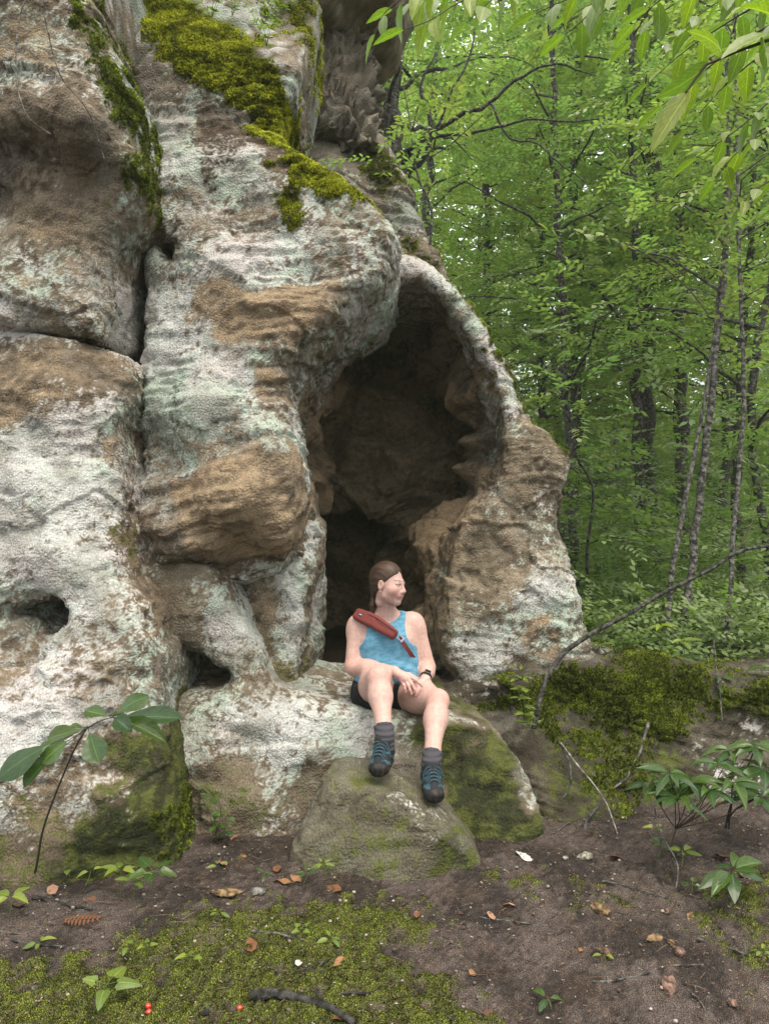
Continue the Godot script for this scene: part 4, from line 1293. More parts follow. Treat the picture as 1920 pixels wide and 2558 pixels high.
func hand(q: Field, wrist: Vector3, knuckles: Array, tips: Array, lift: Vector3, thumb: Array) -> void:
	var centre: Vector3 = (knuckles[0] + knuckles[3]) * 0.5
	q.add(0, wrist, centre, 0.024, 0.022, 0.012)
	for k in 4:
		q.add(0, wrist.lerp(knuckles[k], 0.35), knuckles[k], 0.0145, 0.0105, 0.012)
		var a: Vector3 = knuckles[k]
		var b: Vector3 = tips[k]
		var j1 := a.lerp(b, 0.48) + lift * 0.011
		var j2 := a.lerp(b, 0.77) + lift * 0.007
		q.add(0, a, j1, 0.0098, 0.0088, 0.003)
		q.add(0, j1, j2, 0.0088, 0.008, 0.003)
		q.add(0, j2, b, 0.008, 0.0068, 0.003)
	q.add(0, thumb[0], thumb[1], 0.015, 0.0105, 0.01)
	q.add(0, thumb[1], thumb[2], 0.0105, 0.0085, 0.003)


func person() -> void:
	var seat := Vector3(0.021, 0.661, -4.3)
	var root := thing("person", "woman in blue sleeveless top and black shorts seated on the ledge, looking aside", "person", seat)
	var skin_mat := grained(tinted(0.5, 0.45), grain_texture(71, 0.03, 3, 0.9, 1.0, 256), null, 0.2, 0.0)
	skin_mat.subsurf_scatter_enabled = true
	skin_mat.subsurf_scatter_strength = 0.12
	var cloth := grain_texture(72, 0.05, 3, 0.72, 1.0, 512)
	var weave := grain_texture(73, 0.08, 2, 0.0, 1.0, 512)

	# joints
	var hip_a := Vector3(-0.062, 0.747, -4.3)
	var hip_b := Vector3(0.108, 0.742, -4.3)
	var knee_a := Vector3(-0.031, 0.892, -3.95)
	var knee_b := Vector3(0.275, 0.766, -4)
	var ankle_a := Vector3(0.002, 0.648, -3.73)
	var ankle_b := Vector3(0.224, 0.528, -3.72)
	var belly := Vector3(0.015, 0.877, -4.29)
	var chest := Vector3(0.01, 1.045, -4.33)
	var sho_a := Vector3(-0.143, 1.119, -4.34)
	var sho_b := Vector3(0.159, 1.129, -4.34)
	var elb_a := Vector3(-0.17, 0.9, -4.24)
	var elb_b := Vector3(0.237, 0.885, -4.3)
	var wri_a := Vector3(0.054, 0.901, -4.09)
	var wri_b := Vector3(0.217, 0.85, -4.13)
	var neck := Vector3(0.008, 1.173, -4.34)
	var skull := Vector3(0.021, 1.346, -4.27)
	var lo := Vector3(minf(elb_a.x, sho_a.x) - 0.1, ankle_b.y - 0.08, -4.56)
	var hi := Vector3(knee_b.x + 0.1, skull.y + 0.02, -3.58)
	var h := 0.009
	var body := Field.new(lo, hi, h)
	var trunk := Field.new(lo, hi, h)
	var side := Vector3(1, 0, 0.0)
	for q in [body, trunk]:
		q.add(0, hip_a + Vector3(0.03, 0, 0), hip_b - Vector3(0.03, 0, 0), 0.115, 0.115, 0.05)
		q.add(0, belly - side * 0.07 + Vector3(0, -0.03, 0.01), belly + side * 0.07 + Vector3(0, -0.03, 0.01), 0.105, 0.105, 0.09)
		q.add(0, belly - side * 0.06 + Vector3(0, 0.05, 0), belly + side * 0.06 + Vector3(0, 0.05, 0), 0.1, 0.1, 0.06)
		q.add(0, chest - side * 0.068, chest + side * 0.068, 0.105, 0.105, 0.08)
		q.add(1, chest + Vector3(-0.068, -0.012, 0.082), Vector3(0.07, 0.07, 0.062), 0, 0, 0.04)
		q.add(1, chest + Vector3(0.068, -0.012, 0.082), Vector3(0.07, 0.07, 0.062), 0, 0, 0.04)
		q.add(0, sho_a + Vector3(0.035, 0, 0), neck + Vector3(-0.035, -0.012, 0), 0.05, 0.04, 0.05)
		q.add(0, sho_b - Vector3(0.035, 0, 0), neck + Vector3(0.035, -0.012, 0), 0.05, 0.04, 0.05)
	body.add(0, neck + Vector3(0, -0.02, 0), skull + Vector3(-0.008, -0.06, 0), 0.052, 0.044, 0.05)
	# arms
	body.add(0, sho_a, elb_a, 0.061, 0.047, 0.04)
	body.add(1, sho_a + Vector3(-0.012, -0.035, 0.005), Vector3(0.058, 0.072, 0.06), 0, 0, 0.03)
	body.add(0, elb_a, elb_a.lerp(wri_a, 0.35), 0.043, 0.045, 0.02)
	body.add(0, elb_a.lerp(wri_a, 0.35), wri_a, 0.045, 0.027, 0.02)
	body.add(0, sho_b, elb_b, 0.061, 0.046, 0.04)
	body.add(1, sho_b + Vector3(0.012, -0.035, 0.005), Vector3(0.056, 0.072, 0.06), 0, 0, 0.03)
	body.add(0, elb_b, elb_b.lerp(wri_b, 0.4), 0.042, 0.043, 0.02)
	body.add(0, elb_b.lerp(wri_b, 0.4), wri_b, 0.043, 0.026, 0.02)
	# legs
	for leg in [[hip_a, knee_a, ankle_a], [hip_b, knee_b, ankle_b]]:
		var p: Vector3 = leg[0]
		var k: Vector3 = leg[1]
		var a: Vector3 = leg[2]
		for q in [body]:
			q.add(0, p + Vector3(0, 0, 0.02), p.lerp(k, 0.55), 0.098, 0.085, 0.03)
			q.add(0, p.lerp(k, 0.5), k, 0.087, 0.057, 0.03)
		body.add(1, k + Vector3(0, 0.004, 0.008), Vector3(0.05, 0.052, 0.048), 0, 0, 0.02)
		body.add(0, k, k.lerp(a, 0.35) + Vector3(0, 0, -0.016), 0.052, 0.058, 0.02)
		body.add(0, k.lerp(a, 0.3) + Vector3(0, 0, -0.016), a.lerp(k, 0.15), 0.058, 0.036, 0.03)
		body.add(0, a.lerp(k, 0.2), a, 0.037, 0.035, 0.02)
	var flesh := net_of(body)
	var skin := PackedColorArray()
	for p in flesh.v:
		var m := 0.5 + 0.15 * n_small.get_noise_3dv(p * 1.6)
		var c := Color(0.56, 0.345, 0.29).lerp(Color(0.59, 0.385, 0.335), m)
		for k in [knee_a, knee_b, elb_a, elb_b]:
			c = c.lerp(Color(0.60, 0.30, 0.245), 0.45 * smoothstep(0.075, 0.02, (p as Vector3).distance_to(k + Vector3(0, 0.01, 0.03))))
		c = c * (1.0 + 0.025 * n_mid.get_noise_3dv(p * 4.0))
		skin.append(coded(c))
	flesh.c = skin
	# hands, on a finer grid
	var kn_a := [Vector3(0.135, 0.88, -4.045), Vector3(0.123, 0.871, -4.04), Vector3(0.109, 0.862, -4.04), Vector3(0.092, 0.855, -4.05)]
	var tip_a := [Vector3(0.195, 0.835, -4.025), Vector3(0.165, 0.802, -4.01), Vector3(0.139, 0.798, -4.01), Vector3(0.111, 0.805, -4.02)]
	var kn_b := [Vector3(0.169, 0.826, -4.085), Vector3(0.178, 0.816, -4.075), Vector3(0.188, 0.806, -4.075), Vector3(0.198, 0.8, -4.085)]
	var tip_b := [Vector3(0.121, 0.816, -4.065), Vector3(0.145, 0.788, -4.045), Vector3(0.162, 0.782, -4.04), Vector3(0.181, 0.779, -4.045)]
	var hf := Field.new(Vector3(0.012, 0.729, -4.1) + Vector3(0, 0, -0.14), Vector3(0.258, 0.933, -4.1) + Vector3(0, 0, 0.2), 0.0036)
	hand(hf, wri_a, kn_a, tip_a, Vector3(0.1, 0.6, 0.8), [Vector3(0.078, 0.886, -4.06), Vector3(0.131, 0.889, -4.06), Vector3(0.17, 0.868, -4.055)])
	hf.add(0, elb_a.lerp(wri_a, 0.75), wri_a, 0.033, 0.0265, 0.01)
	var hand_a := net_of(hf)
	var hf2 := Field.new(Vector3(0.049, 0.716, -4.1) + Vector3(0, 0, -0.14), Vector3(0.282, 0.923, -4.1) + Vector3(0, 0, 0.2), 0.0036)
	hand(hf2, wri_b, kn_b, tip_b, Vector3(0, 0.6, 0.8), [Vector3(0.184, 0.84, -4.1), Vector3(0.159, 0.844, -4.08), Vector3(0.136, 0.836, -4.07)])
	hf2.add(0, elb_b.lerp(wri_b, 0.75), wri_b, 0.031, 0.026, 0.01)
	var hand_b := net_of(hf2)
	for g in [hand_a, hand_b]:
		var tips: Array = tip_a + tip_b
		var hc := PackedColorArray()
		for p in g.v:
			var c := Color(0.60, 0.35, 0.305).lerp(Color(0.62, 0.40, 0.355), 0.5 + 0.5 * n_small.get_noise_3dv(p * 3.0))
			for t in tips:
				c = c.lerp(Color(0.62, 0.32, 0.27), 0.6 * smoothstep(0.022, 0.006, (p as Vector3).distance_to(t)))
			hc.append(coded(c))
		g.c = hc
	# head
	var fwd := Vector3(0.86, -0.07, 0.5).normalized()
	var up := Vector3(0.04, 1, -0.02)
	var right := up.cross(fwd).normalized()
	up = fwd.cross(right)
	var turn := Transform3D(Basis(right, up, fwd).scaled(Vector3.ONE * 0.95), skull)
	var face := Field.new(Vector3(-0.1, -0.16, -0.13), Vector3(0.1, 0.15, 0.14), 0.0037)
	head_shape(face)
	var head := net_of(face)
	var hcol := PackedColorArray()
	for p in head.v:
		hcol.append(coded(face_colour(p)))
	head.c = hcol
	head = placed(head, turn)
	var all := []
	for g in [flesh, hand_a, hand_b, head]:
		all.append(moved(g, -seat))
	part("body", merged(all), skin_mat, root)
	for s in [-1.0, 1.0]:
		var eye := Field.new(Vector3(-0.016, -0.016, -0.016), Vector3(0.016, 0.016, 0.016), 0.003)
		eye.add(1, Vector3.ZERO, Vector3.ONE * 0.0118, 0, 0, 0.001)
		var eg := net_of(eye)
		var ec := PackedColorArray()
		for p in eg.v:
			ec.append(coded(Color(0.05, 0.06, 0.065) if Vector2(p.x - 0.003, p.y).length() < 0.006 and p.z > 0 else Color(0.5, 0.46, 0.44)))
		eg.c = ec
		part("eye", solid(moved(placed(eg, turn * Transform3D(Basis(), Vector3(s * 0.031, 0.004, 0.0775))), -seat)), tinted(0.2, 0.5), root)
	hair(root, turn, seat)

	# sleeveless top
	var tf := Field.new(lo, hi, h)
	for z in tf.nz:
		for y in tf.ny:
			var py := tf.lo.y + y * h
			for x in tf.nx:
				var k := (z * tf.ny + y) * tf.nx + x
				var d := trunk.f[k] - 0.009
				if absf(d) > 0.06:
					tf.f[k] = d
					continue
				var p := tf.lo + Vector3(x, y, z) * h
				var crease := smoothstep(chest.y - 0.02, belly.y - 0.02, p.y)
				d -= crease * (0.018 * n_mid.get_noise_3d(p.x * 1.2 + 3.0, p.y * 5.0 + p.x * 2.5, p.z * 1.0) + 0.006 * n_mid.get_noise_3d(p.x * 3.0, p.y * 9.0 - p.x * 5.0, p.z))
				var hem := belly.y - 0.065 + 0.012 * sin(p.x * 30.0) - p.y
				var collar := 0.082 - (p - (neck + Vector3(0.0, 0.03, 0.028))).length()
				var arm_a := 0.078 - Vector2(p.x - sho_a.x + 0.032, (p.y - sho_a.y + 0.01) * 0.72).length()
				var arm_b := 0.078 - Vector2(p.x - sho_b.x - 0.032, (p.y - sho_b.y + 0.01) * 0.72).length()
				tf.f[k] = maxf(maxf(d, hem), maxf(collar, maxf(arm_a, arm_b)))
	var top := net_of(tf)
	var tc := PackedColorArray()
	for p in top.v:
		var m := n_fine.get_noise_3d(p.x * 1.4, p.y * 7.0, p.z * 1.4)
		var c := Color(0.10, 0.31, 0.47).lerp(Color(0.19, 0.42, 0.58), smoothstep(-0.35, 0.35, m))
		tc.append(coded(c))
	top.c = tc
	var top_mat := grained(tinted(0.85, 0.25), cloth, weave, 0.12, 0.05)
	top_mat.rim_enabled = true
	top_mat.rim = 0.25
	part("tank_top", solid(moved(top, -seat)), top_mat, root)

	# shorts
	var sf := Field.new(lo, hi, h)
	sf.add(0, hip_a + Vector3(0.03, 0, 0), hip_b - Vector3(0.03, 0, 0), 0.128, 0.128, 0.03)
	sf.add(0, belly - side * 0.06 + Vector3(0, -0.05, 0.01), belly + side * 0.06 + Vector3(0, -0.05, 0.01), 0.114, 0.114, 0.05)
	sf.add(0, hip_a + Vector3(-0.012, 0, 0.02), hip_a.lerp(knee_a, 0.5) + Vector3(-0.008, -0.01, 0), 0.116, 0.108, 0.03)
	sf.add(0, hip_b + Vector3(0.008, 0, 0.02), hip_b.lerp(knee_b, 0.5) + Vector3(0, -0.01, 0), 0.114, 0.106, 0.03)
	for z in sf.nz:
		for y in sf.ny:
			for x in sf.nx:
				var k := (z * sf.ny + y) * sf.nx + x
				if absf(sf.f[k]) > 0.05:
					continue
				var p := sf.lo + Vector3(x, y, z) * h
				var along_a := (p - hip_a).dot((knee_a - hip_a).normalized()) / hip_a.distance_to(knee_a)
				var along_b := (p - hip_b).dot((knee_b - hip_b).normalized()) / hip_b.distance_to(knee_b)
				var first := absf(p.x - lerpf(hip_a.x, knee_a.x, along_a)) < absf(p.x - lerpf(hip_b.x, knee_b.x, along_b))
				var cut := (along_a - 0.44 - 0.25 * (p.y - hip_a.y)) * 0.38 if first else (along_b - 0.30 - 0.3 * (p.y - hip_b.y)) * 0.38
				var d := sf.f[k] - 0.004 * n_mid.get_noise_3dv(p * 2.5)
				sf.f[k] = maxf(maxf(d, cut), p.y - (belly.y - 0.055))
	part("shorts", solid(flat_colour(moved(net_of(sf), -seat), Color(0.012, 0.012, 0.014))), grained(tinted(0.75, 0.3), cloth, weave, 0.1, 0.05), root)

	boot(root, seat, ankle_a, knee_a, Vector3(-0.032, 0.501, -3.62), -0.12, cloth, weave)
	boot(root, seat, ankle_b, knee_b, Vector3(0.231, 0.387, -3.6), 0.04, cloth, weave)

	# wrist watch, ring and ear stud
	var back := (wri_b - elb_b).normalized()
	var wat := (Vector3(0.2, 0.6, 0.75) - back * back.dot(Vector3(0.2, 0.6, 0.75))).normalized()
	var at := elb_b.lerp(wri_b, 0.86)
	var ring_pts := PackedVector3Array()
	var ring_r := PackedFloat32Array()
	for k in 25:
		var a := TAU * k / 24
		ring_pts.append(at + (wat * cos(a) + back.cross(wat) * sin(a)) * 0.0335 - seat)
		ring_r.append(0.0035)
	var watch := part("watch_strap", solid(wide_band(ring_pts, back, 0.019, 0.003)), basic(0.012, 0.012, 0.013, 0.5), root)
	var bx := BoxMesh.new()
	bx.size = Vector3(0.034, 0.010, 0.040)
	var dial := part("watch_face", rounded_box(Vector3(0.034, 0.011, 0.041), 0.004), basic(0.012, 0.012, 0.014, 0.15, 0.6), watch)
	dial.transform = Transform3D(Basis(back.cross(wat), wat, back), at + wat * 0.036 - seat)
	var ear := part("ear_stud", rounded_box(Vector3(0.006, 0.006, 0.004), 0.002), basic(0.75, 0.75, 0.74, 0.25, 0.6), root)
	ear.position = turn * Vector3(-0.083, -0.036, 0.0) - seat
	sling(seat, chest, neck, sho_a, cloth, weave)


func wide_band(pts: PackedVector3Array, across: Vector3, width: float, thick: float) -> Dictionary:
	var centre := Vector3.ZERO
	for p in pts:
		centre += p / pts.size()
	var v := PackedVector3Array()
	var idx := PackedInt32Array()
	for k in pts.size():
		var dir := (pts[mini(k + 1, pts.size() - 1)] - pts[maxi(k - 1, 0)]).normalized()
		var out := across.cross(dir).normalized()
		for s in [[-0.5, 0.0], [0.5, 0.0], [0.5, 1.0], [-0.5, 1.0]]:
			v.append(pts[k] + across * width * s[0] + out * thick * s[1])
	for k in pts.size() - 1:
		for s in 4:
			var a := k * 4 + s
			var b := k * 4 + (s + 1) % 4
			idx.append_array([a, b, b + 4, a, b + 4, a + 4])
	return crisp({"v": v, "i": idx})


# separate corners for every face, so that edges stay sharp
func crisp(g: Dictionary) -> Dictionary:
	var v := PackedVector3Array()
	var n := PackedVector3Array()
	var idx := PackedInt32Array()
	for t in range(0, g.i.size(), 3):
		var a: Vector3 = g.v[g.i[t]]
		var b: Vector3 = g.v[g.i[t + 1]]
		var c: Vector3 = g.v[g.i[t + 2]]
		var w := (c - a).cross(b - a).normalized()
		idx.append_array([v.size(), v.size() + 1, v.size() + 2])
		v.append_array([a, b, c])
		n.append_array([w, w, w])
	return {"v": v, "n": n, "i": idx}


func rounded_box(size: Vector3, r: float) -> ArrayMesh:
	var q := Field.new(-size * 0.5 - Vector3.ONE * 0.004, size * 0.5 + Vector3.ONE * 0.004, maxf(minf(size.x, minf(size.y, size.z)) / 6.0, 0.0012))
	for z in q.nz:
		for y in q.ny:
			for x in q.nx:
				var p := (q.lo + Vector3(x, y, z) * q.h).abs() - size * 0.5 + Vector3.ONE * r
				q.f[(z * q.ny + y) * q.nx + x] = p.max(Vector3.ZERO).length() + minf(maxf(p.x, maxf(p.y, p.z)), 0.0) - r
	return solid(net_of(q))


func head_shape(q: Field) -> void:
	q.add(1, Vector3(0, 0.034, -0.018), Vector3(0.075, 0.094, 0.096), 0, 0, 0.01)
	q.add(1, Vector3(0, -0.03, 0.026), Vector3(0.062, 0.078, 0.064), 0, 0, 0.04)
	q.add(0, Vector3(-0.045, -0.062, 0.012), Vector3(0.0, -0.09, 0.06), 0.02, 0.018, 0.03)
	q.add(0, Vector3(0.045, -0.062, 0.012), Vector3(0.0, -0.09, 0.06), 0.02, 0.018, 0.03)
	q.add(0, Vector3(0, -0.06, -0.02), Vector3(-0.005, -0.1, -0.03), 0.045, 0.04, 0.03)
	q.add(1, Vector3(0, -0.094, 0.064), Vector3(0.017, 0.014, 0.016), 0, 0, 0.02)
	q.add(0, Vector3(-0.032, 0.022, 0.074), Vector3(0.032, 0.022, 0.074), 0.0105, 0.0105, 0.02)
	for s in [-1.0, 1.0]:
		q.add(1, Vector3(s * 0.031, 0.004, 0.096), Vector3(0.019, 0.012, 0.016), 0, 0, 0.012, true)
		q.add(1, Vector3(s * 0.04, -0.026, 0.058), Vector3(0.028, 0.026, 0.026), 0, 0, 0.03)
		q.add(1, Vector3(s * 0.031, 0.014, 0.081), Vector3(0.018, 0.0055, 0.008), 0, 0, 0.006)
		q.add(1, Vector3(s * 0.079, -0.002, -0.006), Vector3(0.007, 0.031, 0.018), 0, 0, 0.008)
		q.add(1, Vector3(s * 0.086, 0.002, -0.004), Vector3(0.006, 0.016, 0.009), 0, 0, 0.005, true)
		q.add(1, Vector3(s * 0.0115, -0.034, 0.099), Vector3(0.0085, 0.0075, 0.011), 0, 0, 0.008)
	q.add(0, Vector3(0, 0.012, 0.088), Vector3(0, -0.024, 0.106), 0.0075, 0.009, 0.014)
	q.add(1, Vector3(0, -0.028, 0.106), Vector3(0.0105, 0.0095, 0.0105), 0, 0, 0.01)
	q.add(1, Vector3(0, -0.054, 0.083), Vector3(0.03, 0.016, 0.014), 0, 0, 0.02)
	q.add(0, Vector3(-0.02, -0.0605, 0.0845), Vector3(0.02, -0.0605, 0.0845), 0.0045, 0.0045, 0.006)
	q.add(0, Vector3(0, -0.0575, 0.0925), Vector3(0, -0.0585, 0.0925), 0.006, 0.006, 0.01)
	q.add(0, Vector3(-0.015, -0.071, 0.086), Vector3(0.015, -0.071, 0.086), 0.0055, 0.0055, 0.006)
	q.add(0, Vector3(-0.022, -0.0653, 0.0985), Vector3(0.022, -0.0653, 0.0985), 0.0032, 0.0032, 0.003, true)


func face_colour(p: Vector3) -> Color:
	var c := Color(0.57, 0.355, 0.305)
	c = c.lerp(Color(0.60, 0.275, 0.23), 0.55 * smoothstep(0.034, 0.008, Vector2(absf(p.x) - 0.047, p.y + 0.028).length()))
	if p.z > 0.06:
		c = c.lerp(Color(0.62, 0.29, 0.26), 0.6 * smoothstep(0.022, 0.008, (p - Vector3(0, -0.027, 0.115)).length()))
		c = c.lerp(Color(0.42, 0.16, 0.15), 0.85 * smoothstep(0.0065, 0.003, absf(p.y + 0.0655)) * smoothstep(0.026, 0.019, absf(p.x)))
		var e := absf(p.x)
		var brow := 0.027 + 0.006 * sin((e - 0.012) * 45.0)
		c = c.lerp(Color(0.16, 0.085, 0.06), 0.75 * smoothstep(0.0055, 0.002, absf(p.y - brow)) * smoothstep(0.008, 0.014, e) * smoothstep(0.056, 0.046, e))
		c = c.lerp(Color(0.22, 0.12, 0.10), 0.7 * smoothstep(0.0045, 0.002, absf(p.y - 0.0105)) * smoothstep(0.012, 0.017, e) * smoothstep(0.05, 0.045, e))
	c = c * (1.0 + 0.05 * n_small.get_noise_3dv(p * 8.0))
	return c


func hair(root: Node3D, turn: Transform3D, seat: Vector3) -> void:
	var q := Field.new(Vector3(-0.11, -0.26, -0.17), Vector3(0.11, 0.155, 0.12), 0.0042)
	q.add(1, Vector3(0, 0.037, -0.02), Vector3(0.0835, 0.1015, 0.103), 0, 0, 0.01)
	q.add(1, Vector3(0, -0.02, -0.062), Vector3(0.055, 0.056, 0.042), 0, 0, 0.03)
	for z in q.nz:
		for y in q.ny:
			for x in q.nx:
				var k := (z * q.ny + y) * q.nx + x
				if absf(q.f[k]) > 0.03:
					continue
				var p := q.lo + Vector3(x, y, z) * q.h
				var line := (p.z - 0.022) * 0.72 - (p.y - 0.022) * 0.66 + 0.012 * smoothstep(0.02, 0.0, absf(p.x))
				var a := atan2(p.x, p.y + 0.09 + 0.3 * (p.z + 0.1))
				var d := q.f[k] - 0.0022 * n_bed.get_noise_2d(a * 26.0, p.z * 4.0) + 0.004 * smoothstep(0.006, 0.0, absf(p.x)) * smoothstep(-0.02, 0.03, p.z)
				q.f[k] = maxf(d, line)
	for s in [-1.0, 1.0]:
		q.add(1, Vector3(s * 0.085, -0.004, -0.002), Vector3(0.02, 0.033, 0.02), 0, 0, 0.006, true)
	q.add(0, Vector3(0, -0.045, -0.085), Vector3(-0.004, -0.085, -0.092), 0.03, 0.014, 0.02)
	q.add(0, Vector3(-0.004, -0.085, -0.092), Vector3(-0.012, -0.13, -0.088), 0.015, 0.019, 0.008)
	q.add(0, Vector3(-0.012, -0.13, -0.088), Vector3(-0.012, -0.2, -0.08), 0.019, 0.007, 0.008)
	var g := net_of(q)
	var c := PackedColorArray()
	for p in g.v:
		var a := atan2(p.x, p.y + 0.09 + 0.3 * (p.z + 0.1))
		var m := n_bed.get_noise_2d(a * 34.0, p.z * 5.0)
		c.append(coded(Color(0.028, 0.016, 0.011).lerp(Color(0.082, 0.047, 0.031), smoothstep(-0.4, 0.45, m))))
	g.c = c
	part("hair", solid(moved(placed(g, turn), -seat)), tinted(0.45, 0.35), root)


func boot(root: Node3D, seat: Vector3, ankle: Vector3, knee: Vector3, toe: Vector3, yaw: float, cloth: Texture2D, weave: Texture2D) -> void:
	# the boot's own axes: z towards the toe, y up from the sole
	var heel := Vector3(ankle.x - sin(yaw) * 0.06, toe.y + 0.028, ankle.z - 0.06)
	var fwd := (toe - heel).normalized()
	var right := Vector3.UP.cross(fwd).normalized()
	var up := fwd.cross(right)
	var t := Transform3D(Basis(right, up, fwd), heel - seat)
	var long := heel.distance_to(toe) + 0.01
	var q := Field.new(Vector3(-0.08, -0.02, -0.06), Vector3(0.08, 0.2, long + 0.05), 0.0045)
	q.add(1, Vector3(0, 0.045, 0.03), Vector3(0.037, 0.05, 0.05), 0, 0, 0.02)
	q.add(0, Vector3(0, 0.055, 0.04), Vector3(0, 0.04, long - 0.07), 0.042, 0.037, 0.03)
	q.add(1, Vector3(0, 0.036, long - 0.055), Vector3(0.047, 0.036, 0.055), 0, 0, 0.02)
	var leg := t.affine_inverse() * (ankle - seat)
	q.add(0, Vector3(0, 0.06, 0.035), Vector3(leg.x * 0.5, 0.108, leg.z * 0.5 + 0.03), 0.045, 0.047, 0.03)
	q.add(0, Vector3(0, 0.07, 0.09), Vector3(0, 0.06, 0.13), 0.034, 0.03, 0.03)
	var g := net_of(q)
	var c := PackedColorArray()
	for p in g.v:
		var band := sin((p.z - p.y * 1.2) * 95.0 + 2.5 * n_small.get_noise_3dv(p * 3.0))
		var blue := smoothstep(0.1, 0.5, band) * smoothstep(0.016, 0.026, absf(p.x)) * smoothstep(0.1, 0.085, p.y)
		var col := Color(0.028, 0.032, 0.037).lerp(Color(0.075, 0.17, 0.22), blue)
		col = col.lerp(Color(0.032, 0.024, 0.018), smoothstep(0.1, 0.5, n_fine.get_noise_3dv(p * 2.0)) * smoothstep(0.06, 0.02, p.y))
		c.append(coded(col))
	g.c = c
	var shoe := part("boot", solid(g), grained(tinted(0.7, 0.35), cloth, weave, 0.1, 0.08), root)
	shoe.transform = t
	# lugged sole with the toe guard
	var s := Field.new(Vector3(-0.08, -0.03, -0.06), Vector3(0.08, 0.08, long + 0.05), 0.0042)
	s.add(1, Vector3(0, 0.008, 0.04), Vector3(0.044, 0.02, 0.065), 0, 0, 0.01)
	s.add(1, Vector3(0, 0.008, long * 0.6), Vector3(0.046, 0.019, long * 0.44), 0, 0, 0.02)
	s.add(1, Vector3(0, 0.026, long - 0.032), Vector3(0.047, 0.036, 0.045), 0, 0, 0.015)
	var sg := net_of(s)
	var sc := PackedColorArray()
	for k in sg.v.size():
		var p: Vector3 = sg.v[k]
		var lug := smoothstep(-0.1, 0.25, sin(p.z * 230.0) * sin(p.x * 190.0))
		sg.v[k] = p + sg.n[k] * (0.004 * lug - 0.002) * smoothstep(0.045, 0.015, p.y) + sg.n[k] * 0.002 * n_fine.get_noise_3dv(p * 2.0)
		sc.append(coded(Color(0.012, 0.011, 0.011).lerp(Color(0.05, 0.034, 0.024), smoothstep(0.0, 0.5, n_fine.get_noise_3dv(p * 1.5)))))
	sg.n = normals_of(sg.v, sg.i)
	sg.c = sc
	part("sole", solid(sg), tinted(0.6, 0.4), shoe)
	var lace_mat := basic(0.04, 0.09, 0.12, 0.8)
	for k in 4:
		var z := 0.088 + 0.019 * k
		var y := 0.124 - 0.0085 * k
		for m in [-1.0, 1.0]:
			part("lace", solid(limb([Vector3(-0.032 * m, y - 0.026, z), Vector3(-0.015 * m, y - 0.009, z + 0.006), Vector3(0.015 * m, y - 0.010, z + 0.013), Vector3(0.032 * m, y - 0.03, z + 0.02)], 0.0021, 0.0021, 5, 0.012)), lace_mat, shoe)
	for m in [-1.0, 1.0]:
		part("lace", solid(limb([Vector3(0, 0.122, 0.09), Vector3(0.03 * m, 0.126, 0.105), Vector3(0.05 * m, 0.09, 0.118), Vector3(0.028 * m, 0.108, 0.108), Vector3(0, 0.122, 0.092)], 0.0018, 0.0018, 5, 0.01)), lace_mat, shoe)
	# sock
	var a := ankle - seat
	var up_leg := (knee - ankle).normalized()
	var k := Field.new(a - Vector3(0.07, 0.09, 0.08), a + Vector3(0.07, 0.1, 0.06), 0.0045)
	k.add(0, a + Vector3(0, -0.05, 0.005), a, 0.0455, 0.0455, 0.01)
	k.add(0, a, a + up_leg * 0.075, 0.0455, 0.05, 0.01)
	for z in k.nz:
		for y in k.ny:
			for x in k.nx:
				var i := (z * k.ny + y) * k.nx + x
				if absf(k.f[i]) < 0.03:
					var p := k.lo + Vector3(x, y, z) * k.h
					k.f[i] = maxf(k.f[i] - 0.0022 * sin(p.y * 260.0) - 0.002 * n_mid.get_noise_3dv(p * 5.0), (p - a).dot(up_leg) - 0.056)
	part("sock", solid(flat_colour(net_of(k), Color(0.105, 0.10, 0.112))), grained(tinted(0.95, 0.2), cloth, weave, 0.06, 0.1), root)


